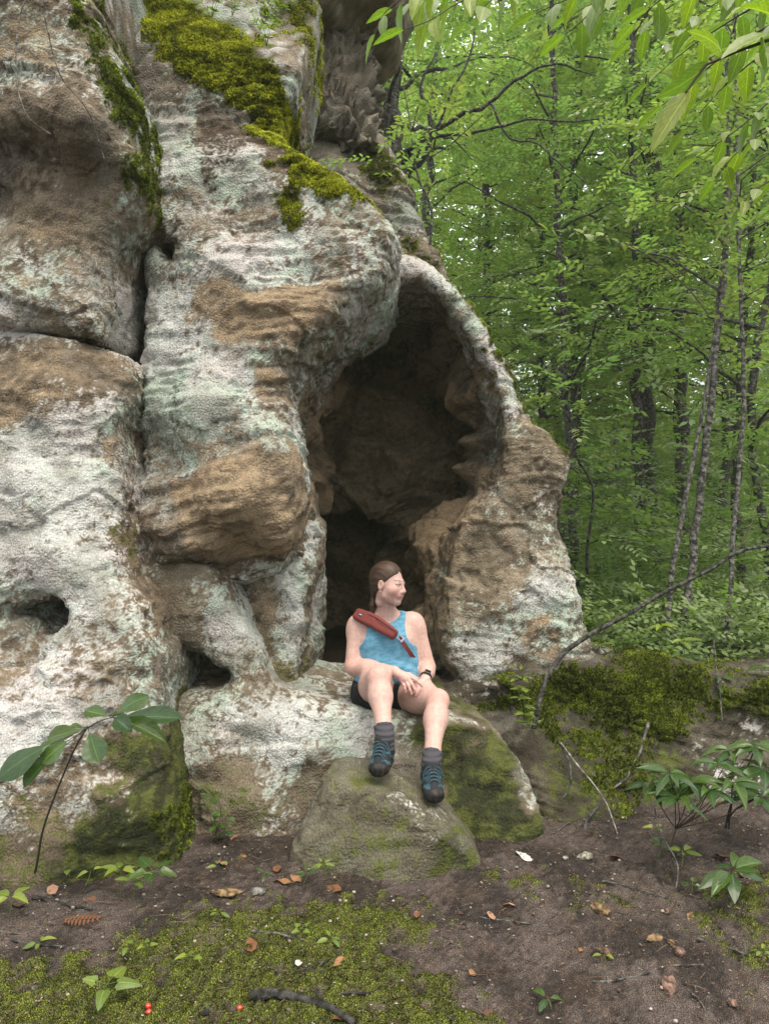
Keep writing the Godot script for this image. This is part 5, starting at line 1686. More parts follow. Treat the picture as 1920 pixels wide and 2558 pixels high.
# the slung bag lies across the chest and keeps to it
func sling(seat: Vector3, chest: Vector3, neck: Vector3, sho: Vector3, cloth: Texture2D, weave: Texture2D) -> void:
	var bag := thing("sling_bag", "rust red sling bag worn across the woman's chest", "bag", seat)
	var a := Vector3(-0.149, 1.181, -4.285) - seat
	var b := Vector3(-0.055, 1.151, -4.19) - seat
	var c := Vector3(0.05, 1.088, -4.15) - seat
	var q := Field.new(a.min(c) - Vector3.ONE * 0.09, a.max(c) + Vector3.ONE * 0.09, 0.005)
	var front := Vector3(0.1, 0.25, 1).normalized()
	for z in q.nz:
		for y in q.ny:
			for x in q.nx:
				var p := q.lo + Vector3(x, y, z) * q.h
				var best := 1.0
				for s in 2:
					var p0 := a if s == 0 else b
					var p1 := b if s == 0 else c
					var e := p1 - p0
					var raw := (p - p0).dot(e) / e.length_squared()
					var t := clampf(raw, 0.0, 1.0)
					var w := p - p0 - e * t
					var u := (s + t) * 0.5
					var dir := e.normalized()
					var out := (front - dir * front.dot(dir)).normalized()
					var across := dir.cross(out)
					var half := lerpf(0.026, 0.037, sin(PI * clampf(u * 0.75 + 0.2, 0.0, 1.0)))
					var d := Vector3(w.dot(dir), maxf(absf(w.dot(across)) - half + 0.016, 0.0), maxf(absf(w.dot(out)) - 0.006, 0.0)).length() - 0.017
					best = minf(best, d)
				q.f[(z * q.ny + y) * q.nx + x] = best - 0.0025 * n_mid.get_noise_3dv(p * 5.0)
	var red := grained(tinted(0.7, 0.3), cloth, weave, 0.07, 0.06)
	part("pouch", solid(flat_colour(net_of(q), Color(0.24, 0.06, 0.052))), red, bag)
	var strap_col := basic(0.17, 0.035, 0.03, 0.8)
	var across := Vector3(0.55, 0.8, 0.1).normalized()
	var s0 := Vector3(0.08, 1.069, -4.165) - seat
	var s1 := Vector3(0.115, 1.02, -4.16) - seat
	var s2 := Vector3(0.161, 0.949, -4.215) - seat
	var s3 := Vector3(0.186, 0.897, -4.32) - seat
	part("strap", solid(wide_band(PackedVector3Array([s0, s0.lerp(s1, 0.5) + Vector3(0, 0, 0.002), s1, s1.lerp(s2, 0.5) + Vector3(0, 0, 0.012), s2, s3]), across, 0.024, 0.003)), strap_col, bag)
	part("strap", solid(wide_band(PackedVector3Array([a + Vector3(0.02, -0.03, -0.1), a + Vector3(0.006, 0.012, -0.05), a + Vector3(0.004, 0.006, 0.0)]), Vector3(0.5, -0.25, 0.6).normalized(), 0.036, 0.004)), strap_col, bag)
	# zip, pulls, woven label and buckle
	var dark := basic(0.03, 0.012, 0.012, 0.6)
	var lift := front * 0.0245
	part("zip", solid(limb([a.lerp(b, 0.3) + lift + Vector3(0.012, 0.014, 0), b + lift + Vector3(0.012, 0.014, 0), c + lift + Vector3(0.006, 0.012, 0)], 0.0022, 0.0022, 5, 0.02)), dark, bag)
	part("zip_pull", solid(limb([a.lerp(b, 0.75) + lift + Vector3(0.012, 0.014, 0), a.lerp(b, 0.85) + lift + Vector3(0.012, -0.008, 0.004), a.lerp(b, 0.95) + lift + Vector3(0.008, -0.03, 0.002)], 0.0024, 0.003, 5, 0.01)), dark, bag)
	part("seam", solid(limb([a.lerp(b, 0.3) + lift + Vector3(-0.008, -0.016, -0.003), b + lift + Vector3(-0.01, -0.016, -0.002), c + lift + Vector3(-0.012, -0.018, -0.003)], 0.0016, 0.0016, 4, 0.02)), dark, bag)
	var dir := (b - a).normalized()
	var out := (front - dir * front.dot(dir)).normalized()
	var badge := part("badge", rounded_box(Vector3(0.026, 0.004, 0.018), 0.0015), basic(0.05, 0.04, 0.1, 0.7), bag)
	badge.transform = Transform3D(Basis(dir, out, dir.cross(out)), a.lerp(b, 0.33) + out * 0.024)
	var stripe := part("badge_stripe", rounded_box(Vector3(0.02, 0.002, 0.005), 0.0008), basic(0.6, 0.58, 0.62, 0.7), badge)
	stripe.position = Vector3(0, 0.0022, 0)
	var bd := (s1 - c).normalized()
	var bo := (front - bd * front.dot(bd)).normalized()
	var frame := Basis(bd.cross(bo) * -1.0, bo, bd)
	var lilac := basic(0.36, 0.35, 0.43, 0.35)
	for k in 3:
		var clip := part("buckle", rounded_box(Vector3(0.006, 0.007, 0.036), 0.002) if k < 2 else rounded_box(Vector3(0.028, 0.008, 0.011), 0.003), lilac, bag)
		clip.transform = Transform3D(frame, s0 + bo * 0.006 + bd * (0.004 if k < 2 else 0.022) + frame.x * (0.010 if k == 0 else (-0.010 if k == 1 else 0.0)))


# ---------------------------------------------------------------- single plants, branches and roots

var unit := {}


func unit_leaf(profile: String, variant: int, segs := 8, pleat := 0.0) -> ArrayMesh:
	var key := "%s%d" % [profile, variant]
	if not unit.has(key):
		unit[key] = solid(leaf(1.0, 1.0, profile, segs, [0.12, 0.3, -0.08][variant % 3], [0.12, 0.28, 0.4][variant % 3], pleat, 2))
	return unit[key]


# one leaf from its stalk to its tip
func leaf_on(parent: Node3D, base: Vector3, tip: Vector3, width: float, up: Vector3, profile: String, m: Array, variant := 0, segs := 8, pleat := 0.0) -> void:
	var o := part("leaf", unit_leaf(profile, variant, segs, pleat), m[variant % m.size()], parent)
	var along := tip - base
	var z := along.normalized()
	var x := up.cross(z).normalized()
	o.transform = Transform3D(Basis(x * width, z.cross(x) * along.length(), along), base)


func stalk(parent: Node3D, called: String, pts: Array, r0: float, r1: float, m: Material, wobble := 0.0, sd := 3) -> Dictionary:
	var g := limb(pts, r0, r1, 6, 0.04, wobble, sd)
	part(called, solid(g), m, parent)
	return g


# a spreading ring of leaves at the end of a shoot
func whorl(parent: Node3D, at: Vector3, many: int, length: float, width: float, profile: String, m: Array, r: RandomNumberGenerator, tilt := 0.15, pleat := 0.0) -> void:
	var first := r.randf() * TAU
	for k in many:
		var a := first + TAU * k / many + r.randf_range(-0.25, 0.25)
		var dir := Vector3(cos(a), tilt + r.randf_range(-0.3, 0.25), sin(a)).normalized()
		var l := length * r.randf_range(0.7, 1.15)
		var off := 0.012
		if profile == "heart":
			off = length * r.randf_range(0.35, 0.55)
			l *= 0.8
			stalk(parent, "petiole", [at, at + dir * off + Vector3(0, 0.004, 0)], 0.0012, 0.0009, mat.green_stem)
		leaf_on(parent, at + dir * off, at + dir * (l + off), width * r.randf_range(0.8, 1.1) * l / length, Vector3(r.randf_range(-0.2, 0.2), 1, 0.35 + r.randf_range(-0.2, 0.2)), profile, m, r.randi() % 3, 8, pleat)


func seedling(at: Vector2, many: int, length: float, profile: String, m: Array, label: String, sd: int, tall := 0.05, called := "seedling") -> void:
	var r := RandomNumberGenerator.new()
	r.seed = sd
	var root := thing(called, label, "seedling", on_ground(at, -0.004), "seedlings on the ground")
	var top := Vector3(r.randf_range(-0.02, 0.02), tall, r.randf_range(-0.02, 0.02))
	stalk(root, "stem", [Vector3.ZERO, top * 0.5 + Vector3(0.004, 0, 0), top], 0.0025, 0.0012, mat.green_stem)
	whorl(root, top, many, length, length * (0.72 if profile == "heart" else 0.5), profile, m, r)


# a twig with alternate hanging leaves
func leafy_branch(root: Node3D, pts: Array, r0: float, gap: float, length: float, width: float, profile: String, m: Array, r: RandomNumberGenerator, pleat := 0.0, hang := 0.35) -> void:
	var g := stalk(root, "twig", pts, r0, 0.0012, mat.twig, 0.01, r.randi() % 999)
	var path: PackedVector3Array = g.path
	var walked := 0.0
	var k := 0
	for i in path.size() - 1:
		walked += path[i].distance_to(path[i + 1])
		if walked < gap:
			continue
		walked = 0.0
		k += 1
		var dir := (path[i + 1] - path[i]).normalized()
		var side := dir.cross(Vector3.UP).normalized() * (1.0 if k % 2 else -1.0)
		var out := (dir * 0.55 + side * r.randf_range(0.6, 1.0) + Vector3(0, -hang * r.randf_range(0.4, 1.5), 0)).normalized()
		var l := length * r.randf_range(0.75, 1.15)
		leaf_on(root, path[i] + out * 0.01, path[i] + out * (l + 0.01), width * l / length, Vector3(r.randf_range(-0.4, 0.4), 1, r.randf_range(-0.2, 0.5)), profile, m, r.randi() % 3, 14 if pleat > 0.0 else 8, pleat)
	leaf_on(root, path[path.size() - 1], path[path.size() - 1] + (path[path.size() - 1] - path[path.size() - 3]).normalized() * length, width, Vector3.UP, profile, m, 0, 14 if pleat > 0.0 else 8, pleat)


# side veins of a leaf, pale on the blade
func vein_texture() -> ImageTexture:
	var size := 128
	var bytes := PackedByteArray()
	bytes.resize(size * size)
	var q := noise(81, 0.05, 3)
	for y in size:
		for x in size:
			var u := absf(x / 127.0 - 0.5)
			var t := y / 127.0
			var line := absf(fposmod(t * 9.0 - u * 4.5, 1.0) - 0.5)
			var v := 0.74 + 0.16 * smoothstep(0.42, 0.5, line) + 0.1 * q.get_noise_2d(x, y)
			if u < 0.022:
				v = 1.0
			bytes[y * size + x] = int(255.0 * clampf(v, 0.0, 1.0))
	return ImageTexture.create_from_image(Image.create_from_data(size, size, false, Image.FORMAT_L8, bytes))


func leaf_set(r: float, g: float, b: float, rough: float) -> Array:
	var out := []
	for k in [Vector3(1, 1, 1), Vector3(1.3, 1.2, 0.9), Vector3(0.78, 0.82, 0.95), Vector3(1.1, 0.95, 0.8)]:
		var m := leafy(r * k.x * 1.2, g * k.y * 1.2, b * k.z * 1.2, rough)
		m.metallic_specular = 0.56
		m.albedo_texture = mat.veins
		out.append(m)
	return out


func plants() -> void:
	var r := RandomNumberGenerator.new()
	r.seed = 909
	mat.green_stem = basic(0.09, 0.12, 0.03, 0.6)
	mat.twig = basic(0.06, 0.045, 0.033, 0.8)
	mat.veins = vein_texture()
	mat.deep_leaf = leaf_set(0.10, 0.185, 0.055, 0.25)
	mat.fresh_leaf = leaf_set(0.32, 0.43, 0.075, 0.4)
	mat.mid_leaf = leaf_set(0.11, 0.20, 0.055, 0.25)
	mat.dark_stem = basic(0.03, 0.024, 0.02, 0.8)

	# sapling with big glossy leaves
	var p := thing("bigleaf_sapling", "sapling with large glossy leaves on a thin dark stem, against the slab", "sapling", on_ground(Vector2(-1.521, -3.386)))
	var o := p.position
	stalk(p, "stem", [Vector3.ZERO, Vector3(-1.446, 0.354, -3.3) - o, Vector3(-1.354, 0.583, -3.25) - o, Vector3(-1.286, 0.725, -3.22) - o, Vector3(-1.222, 0.821, -3.2) - o], 0.0055, 0.003, mat.dark_stem, 0.008)
	var knot := Vector3(-1.222, 0.821, -3.2) - o
	var knot2 := Vector3(-1.114, 0.868, -3.18) - o
	stalk(p, "stem", [knot, knot.lerp(knot2, 0.5) + Vector3(0, 0.008, 0), knot2], 0.003, 0.002, mat.dark_stem)
	var tips := [Vector3(-1.141, 0.712, -3.1), Vector3(-1.367, 0.727, -3.08), Vector3(-1.501, 0.714, -3), Vector3(-1.372, 0.796, -3.15), Vector3(-1.434, 0.646, -3.05), Vector3(-1.402, 0.821, -3.3), Vector3(-0.818, 0.901, -3.1), Vector3(-0.874, 0.855, -3.02), Vector3(-1.002, 0.973, -3.2), Vector3(-1.262, 0.89, -3.25), Vector3(-1.016, 0.869, -3.05), Vector3(-1.161, 0.896, -3.35)]
	var wide := [0.125, 0.14, 0.13, 0.1, 0.09, 0.07, 0.10, 0.085, 0.115, 0.075, 0.085, 0.08]
	for k in tips.size():
		var from := knot if k < 6 else knot2
		var tip: Vector3 = tips[k] - o
		var start := from.lerp(tip, 0.42 if k in [1, 2, 4] else 0.12)
		stalk(p, "petiole", [from, start], 0.0018, 0.0014, mat.dark_stem)
		leaf_on(p, start, tip, (wide[k] as float) * 0.85, Vector3(r.randf_range(-0.25, 0.25), 0.75, 0.8), "obovate", mat.deep_leaf, k, 10, 0.5)

	# evergreen-looking shrub before the bank
	p = thing("glossy_shrub", "shrub with rings of glossy leaves growing against the mossy bank", "shrub", on_ground(Vector2(1.197, -3.251)))
	o = p.position
	var heads := [Vector3(1.215, 0.489, -3.55), Vector3(1.264, 0.565, -3.45), Vector3(1.375, 0.505, -3.5), Vector3(1.278, 0.472, -3.4), Vector3(1.544, 0.558, -3.6), Vector3(1.562, 0.505, -3.5), Vector3(1.437, 0.49, -3.45), Vector3(1.741, 0.63, -3.65), Vector3(1.758, 0.537, -3.6), Vector3(1.686, 0.443, -3.5), Vector3(1.654, 0.595, -3.7)]
	var fork := Vector3(1.343, 0.262, -3.6) - o
	stalk(p, "stem", [Vector3.ZERO, Vector3(1.362, 0.073, -3.6) - o, Vector3(1.32, 0.157, -3.6) - o, fork], 0.005, 0.004, mat.twig, 0.01)
	for k in heads.size():
		var h: Vector3 = heads[k] - o
		stalk(p, "stem", [fork, fork.lerp(h, 0.5) + Vector3(0, -0.02, 0.02), h], 0.003, 0.0018, mat.twig, 0.012, k)
		whorl(p, h, 9, 0.135, 0.056, "lance", mat.mid_leaf, r, 0.05, 0.4)
	for k in 3:
		stalk(p, "stem", [Vector3(1.664, -0.007, -3.95) - o + Vector3(0.05 * k, -0.05, 0), Vector3(1.715, 0.196, -3.9) - o, heads[5 + k * 2] - o], 0.006, 0.003, mat.dark_stem, 0.01, 20 + k)

	p = thing("broadleaf_seedling", "young broad-leaved plant on a thin dark stem below the glossy shrub", "seedling", on_ground(Vector2(1.351, -3.129)))
	o = p.position
	var crown := Vector3(1.419, 0.242, -3.2) - o
	stalk(p, "stem", [Vector3.ZERO, Vector3(1.415, 0.14, -3.22) - o, crown], 0.003, 0.002, mat.dark_stem, 0.004)
	for t in [Vector3(1.268, 0.258, -3.1), Vector3(1.4, 0.258, -3.3), Vector3(1.531, 0.273, -3.35), Vector3(1.581, 0.278, -3.25), Vector3(1.474, 0.285, -3.1), Vector3(1.373, 0.226, -3.05), Vector3(1.295, 0.221, -3.08), Vector3(1.575, 0.233, -3.2)]:
		leaf_on(p, crown.lerp(t - o, 0.15), t - o, 0.062, Vector3(0, 1, 0.5), "beech", mat.mid_leaf, r.randi() % 3, 10, 0.5)

	# slender plant beside the leaning branch
	p = thing("slender_plant", "bright slender plant with toothed leaves beside the foot of the leaning branch", "plant", Vector3(0.784, 0.567, -4.35))
	o = p.position
	for s in 4:
		var top := Vector3(0.716, 0.882, -4.35) - o + Vector3(0.028 * s, -0.05 * (s % 2), 0.03 * (s % 2))
		var g := stalk(p, "stem", [Vector3(0.01 * s, -0.03, 0), top * 0.5 + Vector3(0.01, 0, 0), top], 0.0022, 0.001, mat.green_stem, 0.006, s)
		for k in 6:
			var i: int = (k + 1) * (g.path.size() - 1) / 6
			for m in [-1.0, 1.0]:
				var a := r.randf() * 3.0 + (0.0 if m > 0 else PI)
				var dir := Vector3(cos(a), r.randf_range(0.0, 0.4), sin(a))
				leaf_on(p, g.path[i], g.path[i] + dir * lerpf(0.075, 0.035, k / 5.0), 0.024, Vector3(0, 1, 0.4), "lance", mat.fresh_leaf, k % 3)

	# bent bare branch
	p = thing("bare_branch", "bare bent branch arching from the bank up across the forest", "branch", Vector3(0.836, 0.567, -4.35))
	o = p.position
	var bent := limb([Vector3(0, -0.03, 0), Vector3(0.863, 0.663, -4.35) - o, Vector3(0.916, 0.808, -4.4) - o, Vector3(1.026, 0.932, -4.45) - o, Vector3(1.241, 1.066, -4.5) - o, Vector3(1.556, 1.229, -4.55) - o, Vector3(1.887, 1.406, -4.55) - o, Vector3(2.107, 1.523, -4.55) - o, Vector3(2.286, 1.564, -4.55) - o, Vector3(2.656, 1.611, -4.55) - o], 0.0155, 0.008, 8, 0.05, 0.015, 4)
	part("stem", solid(bent), bark(0.26), p)
	stalk(p, "side_twig", [Vector3(2.08, 1.515, -4.55) - o, Vector3(2.189, 1.694, -4.6) - o, Vector3(2.295, 1.838, -4.7) - o], 0.005, 0.002, mat.twig, 0.02)

	# leafy boughs reaching into the top of the view
	p = thing("beech_bough", "bough of pleated beech leaves hanging in from the top edge", "branch", Vector3(0.675, 3.564, -2.6))
	o = p.position
	for a in [[Vector3(0.514, 3.564, -2.6), Vector3(0.369, 3.499, -2.6), Vector3(0.244, 3.422, -2.55), Vector3(0.154, 3.331, -2.5), Vector3(0.062, 3.296, -2.5)], [Vector3(0.217, 3.589, -2.7), Vector3(0.083, 3.555, -2.7), Vector3(0, 3.486, -2.7), Vector3(-0.03, 3.418, -2.7)], [Vector3(0.514, 3.564, -2.6), Vector3(0.401, 3.426, -2.5), Vector3(0.311, 3.292, -2.4), Vector3(0.259, 3.239, -2.4)], [Vector3(0.803, 3.581, -2.6), Vector3(0.69, 3.499, -2.6), Vector3(0.593, 3.449, -2.6), Vector3(0.529, 3.417, -2.6)], [Vector3(0.803, 3.581, -2.6), Vector3(0.783, 3.555, -2.7), Vector3(0.712, 3.487, -2.75), Vector3(0.664, 3.477, -2.8)], [Vector3(0.394, 3.791, -2.9), Vector3(0.286, 3.718, -2.9), Vector3(0.125, 3.681, -2.9), Vector3(0.036, 3.644, -2.9)], [Vector3(1.111, 3.81, -2.9), Vector3(0.985, 3.736, -2.9), Vector3(0.841, 3.681, -2.9), Vector3(0.733, 3.626, -2.9)]]:
		var local := []
		for q in a:
			local.append(q - o)
		leafy_branch(p, local, 0.004, 0.045, 0.115, 0.058, "beech", mat.fresh_leaf, r, 1.0, 0.9)
	p = thing("beech_bough", "leafy bough filling the upper corner before the forest", "branch", Vector3(1.608, 3.716, -2.8))
	o = p.position
	for a in [[Vector3(1.493, 3.532, -2.6), Vector3(1.315, 3.503, -2.7), Vector3(1.196, 3.516, -2.9), Vector3(1.051, 3.413, -3)], [Vector3(1.604, 3.503, -2.8), Vector3(1.395, 3.398, -2.8), Vector3(1.301, 3.334, -2.9), Vector3(1.196, 3.225, -3)], [Vector3(1.715, 3.451, -3), Vector3(1.529, 3.338, -3), Vector3(1.379, 3.206, -3), Vector3(1.272, 3.163, -3.1)], [Vector3(1.506, 3.787, -2.8), Vector3(1.307, 3.754, -2.9), Vector3(1.128, 3.715, -3), Vector3(1.012, 3.649, -3.1)], [Vector3(1.377, 3.307, -2.4), Vector3(1.247, 3.284, -2.5), Vector3(1.135, 3.236, -2.6), Vector3(0.994, 3.147, -2.7)], [Vector3(1.217, 3.64, -2.7), Vector3(1.083, 3.589, -2.7), Vector3(0.983, 3.538, -2.7), Vector3(0.932, 3.521, -2.8)], [Vector3(1.815, 4.135, -3.3), Vector3(1.568, 4.01, -3.3), Vector3(1.363, 3.885, -3.3), Vector3(1.198, 3.719, -3.3)], [Vector3(1.864, 3.911, -3.4), Vector3(1.612, 3.847, -3.4), Vector3(1.401, 3.719, -3.4), Vector3(1.273, 3.569, -3.4)], [Vector3(1.787, 3.414, -3.2), Vector3(1.629, 3.334, -3.2), Vector3(1.49, 3.234, -3.2), Vector3(1.433, 3.162, -3.3)], [Vector3(1.285, 4.058, -3.2), Vector3(1.126, 3.957, -3.2), Vector3(0.967, 3.876, -3.2), Vector3(0.848, 3.775, -3.2)], [Vector3(1.951, 3.387, -3.5), Vector3(1.82, 3.278, -3.5), Vector3(1.69, 3.191, -3.5), Vector3(1.581, 3.061, -3.5)]]:
		var local := []
		for q in a:
			local.append(q - o)
		leafy_branch(p, local, 0.005, 0.04, 0.115, 0.058, "beech", mat.fresh_leaf, r, 1.0, 0.35)
	p = thing("near_twig", "big drooping leaves of a twig close before the lens in the upper corner", "branch", Vector3(0.598, 2.305, -1))
	o = p.position
	stalk(p, "twig", [Vector3.ZERO, Vector3(0.499, 2.258, -1) - o, Vector3(0.431, 2.233, -1) - o, Vector3(0.399, 2.192, -1) - o], 0.003, 0.0015, mat.twig)
	var pairs := [Vector3(0.514, 2.273, -1), Vector3(0.408, 2.217, -0.96), Vector3(0.534, 2.306, -1.02), Vector3(0.478, 2.345, -1.02), Vector3(0.431, 2.233, -1), Vector3(0.365, 2.16, -1), Vector3(0.405, 2.195, -1), Vector3(0.331, 2.092, -1), Vector3(0.499, 2.258, -1), Vector3(0.503, 2.204, -0.95), Vector3(0.449, 2.242, -1), Vector3(0.453, 2.34, -1.05)]
	for k in range(0, pairs.size(), 2):
		leaf_on(p, pairs[k] - o, pairs[k].lerp(pairs[k + 1], 0.75) - o, 0.034, [Vector3(0.3, 1, 0.5), Vector3(0.5, 1, 0.2), Vector3(1, 0.5, 0.3)][k / 2 % 3], "beech", mat.fresh_leaf, k / 2, 10, 0.6)

	# a heart-leaved twig half way into the forest
	p = thing("heartleaf_twig", "thin bowed twig with a row of bright heart-shaped leaves before the forest", "branch", Vector3(2.128, 3.07, -5))
	o = p.position
	var bow := stalk(p, "twig", [Vector3.ZERO, Vector3(1.858, 3.378, -5) - o, Vector3(1.525, 3.563, -5) - o, Vector3(1.221, 3.625, -5) - o, Vector3(0.977, 3.64, -5) - o], 0.005, 0.002, mat.twig, 0.01)
	for k in 12:
		var i: int = int(lerpf(0.5, 1.0, k / 11.0) * (bow.path.size() - 1))
		var at: Vector3 = bow.path[i]
		leaf_on(p, at, at + Vector3(r.randf_range(-0.07, 0.05), -0.05 if k % 2 else 0.035, r.randf_range(-0.04, 0.05)), 0.07, Vector3(0, 0.8, 0.6), "heart", mat.fresh_leaf, k % 3)

	# small plants on the bank and in the gap between the rocks
	var bank := [[Vector3(1.766, 1.048, -4.95), Vector3(1.76, 0.85, -4.9), "leafy plant with pale tips in front of the twin stems"], [Vector3(1.893, 0.952, -4.9), Vector3(1.857, 0.771, -4.85), "leafy plant drooping over the bank's edge below the twin stems"], [Vector3(1.573, 0.895, -5.1), Vector3(1.526, 0.775, -5), "low plant at the forest edge behind the bare branch"], [Vector3(1.847, 1.009, -5.6), Vector3(1.795, 0.823, -5.5), "broad dusky leaves in the shade behind the bare branch"], [Vector3(2.024, 0.768, -4.7), Vector3(2.008, 0.657, -4.7), "small sprig hanging on the bank above the lichen patch"], [Vector3(2.278, 0.824, -4.7), Vector3(2.304, 0.685, -4.7), "sprig on the bank at the picture's edge"]]
	for k in bank.size():
		p = thing("bank_plant", bank[k][2], "plant", bank[k][1], "small plants on the bank")
		var top: Vector3 = bank[k][0] - bank[k][1]
		stalk(p, "stem", [Vector3(0, -0.04, 0), top * 0.5 + Vector3(0.01, 0, 0), top], 0.003, 0.0015, mat.green_stem, 0.008, k)
		whorl(p, top, 6, 0.10, 0.05, "beech", mat.fresh_leaf if k in [0, 1] else mat.mid_leaf, r, 0.0, 0.4)
		whorl(p, top * 0.55, 4, 0.10, 0.05, "beech", mat.mid_leaf, r, 0.0, 0.4)
	p = thing("gap_plant", "spindly small-leaved plant in the gap beside the peaked boulder", "plant", on_ground(Vector2(-0.826, -3.78)))
	o = p.position
	for s in 4:
		var top := [Vector3(-0.893, 0.394, -3.75), Vector3(-0.803, 0.36, -3.75), Vector3(-0.748, 0.268, -3.7), Vector3(-0.825, 0.29, -3.7)][s] as Vector3 - o
		var g := stalk(p, "stem", [Vector3.ZERO, top * 0.5 + Vector3(0.02, 0, 0), top], 0.0025, 0.001, mat.twig, 0.012, s)
		for k in 5:
			var at: Vector3 = g.path[int(lerpf(0.45, 1.0, k / 4.0) * (g.path.size() - 1))]
			var a := r.randf() * TAU
			leaf_on(p, at, at + Vector3(cos(a) * 0.05, 0.01, sin(a) * 0.05), 0.03, Vector3(0, 1, 0.4), "obovate", mat.mid_leaf, k % 3)

	# seedlings
	seedling(Vector2(-0.933, -2.648), 4, 0.088, "heart", mat.fresh_leaf, "largest heart-leaved seedling, in the moss near the red berries", 1, 0.07)
	seedling(Vector2(-0.959, -2.9), 2, 0.045, "heart", mat.fresh_leaf, "two-leaved seedling just behind the largest heart-leaved one", 2)
	seedling(Vector2(-0.878, -2.905), 3, 0.04, "heart", mat.fresh_leaf, "three-leaved seedling on the moss beside a white leaf scrap", 3)
	seedling(Vector2(-0.714, -2.826), 3, 0.045, "heart", mat.fresh_leaf, "small trio of round leaves on bare soil in the moss", 4)
	seedling(Vector2(-1.108, -3.284), 5, 0.075, "lance", mat.fresh_leaf, "tallest yellowish seedling at the slab's foot", 5, 0.12)
	seedling(Vector2(-0.982, -3.284), 5, 0.095, "heart", mat.mid_leaf, "broad green seedling at the slab's foot", 6, 0.11)
	seedling(Vector2(-1.045, -3.267), 4, 0.07, "beech", mat.fresh_leaf, "seedling between the yellowish and the broad one", 7, 0.08)
	seedling(Vector2(-1.372, -3.404), 2, 0.06, "lance", mat.fresh_leaf, "thin two-leaved seedling beside the bigleaf sapling's stem", 8, 0.06)
	seedling(Vector2(-1.294, -3.386), 2, 0.06, "lance", mat.fresh_leaf, "second thin seedling beside the bigleaf sapling's stem", 9, 0.06)
	seedling(Vector2(-0.729, -3.434), 3, 0.045, "lance", mat.fresh_leaf, "seedling on the soil in the gap before the peaked boulder", 10, 0.05)
	seedling(Vector2(-0.53, -3.376), 4, 0.04, "beech", mat.mid_leaf, "seedling among brown leaves before the peaked boulder", 11)
	seedling(Vector2(-0.351, -3.386), 6, 0.05, "lance", mat.mid_leaf, "fern-like sprig touching the peaked boulder's foot", 12, 0.05)
	seedling(Vector2(-0.254, -3.423), 5, 0.045, "lance", mat.fresh_leaf, "thin sprig leaning on the peaked boulder", 13, 0.06)
	seedling(Vector2(-0.34, -3.031), 4, 0.04, "heart", mat.fresh_leaf, "seedling growing over the long twig", 14, 0.035)
	seedling(Vector2(-0.2, -2.946), 4, 0.04, "beech", mat.fresh_leaf, "seedling below the long twig", 15, 0.03)
	seedling(Vector2(0.798, -2.846), 4, 0.038, "lance", mat.fresh_leaf, "lone bright seedling on the bare trodden soil", 16, 0.035)
	seedling(Vector2(0.564, -2.661), 3, 0.06, "beech", mat.mid_leaf, "seedling of ribbed leaves in the bottom of the view", 17, 0.03)
	seedling(Vector2(-1.492, -3.115), 4, 0.095, "beech", mat.fresh_leaf, "leafy seedling cut by the left edge", 18, 0.09)
	seedling(Vector2(-0.685, -3.129), 4, 0.04, "beech", mat.fresh_leaf, "seedling on a flat stone by the moss", 19, 0.03)
	seedling(Vector2(1.336, -3.52), 5, 0.06, "beech", mat.fresh_leaf, "bright low plant at the glossy shrub's foot", 20, 0.06)
	seedling(Vector2(1.262, -3.605), 4, 0.055, "beech", mat.mid_leaf, "low plant before the bank's root", 21, 0.06)
	seedling(Vector2(1.312, -3.809), 3, 0.05, "heart", mat.fresh_leaf, "pale sprout at the bank's foot", 22, 0.05)
	seedling(Vector2(1.283, -3.284), 5, 0.045, "heart", mat.mid_leaf, "small round-leaved seedling between the two shrub stems", 23, 0.04)
	seedling(Vector2(1.387, -2.9), 4, 0.04, "beech", mat.fresh_leaf, "small sprout on the mossy soil by the fallen twig", 24, 0.03)
	seedling(Vector2(-1.308, -2.951), 4, 0.05, "lance", mat.fresh_leaf, "sprout beside the fallen sticks", 25, 0.03)

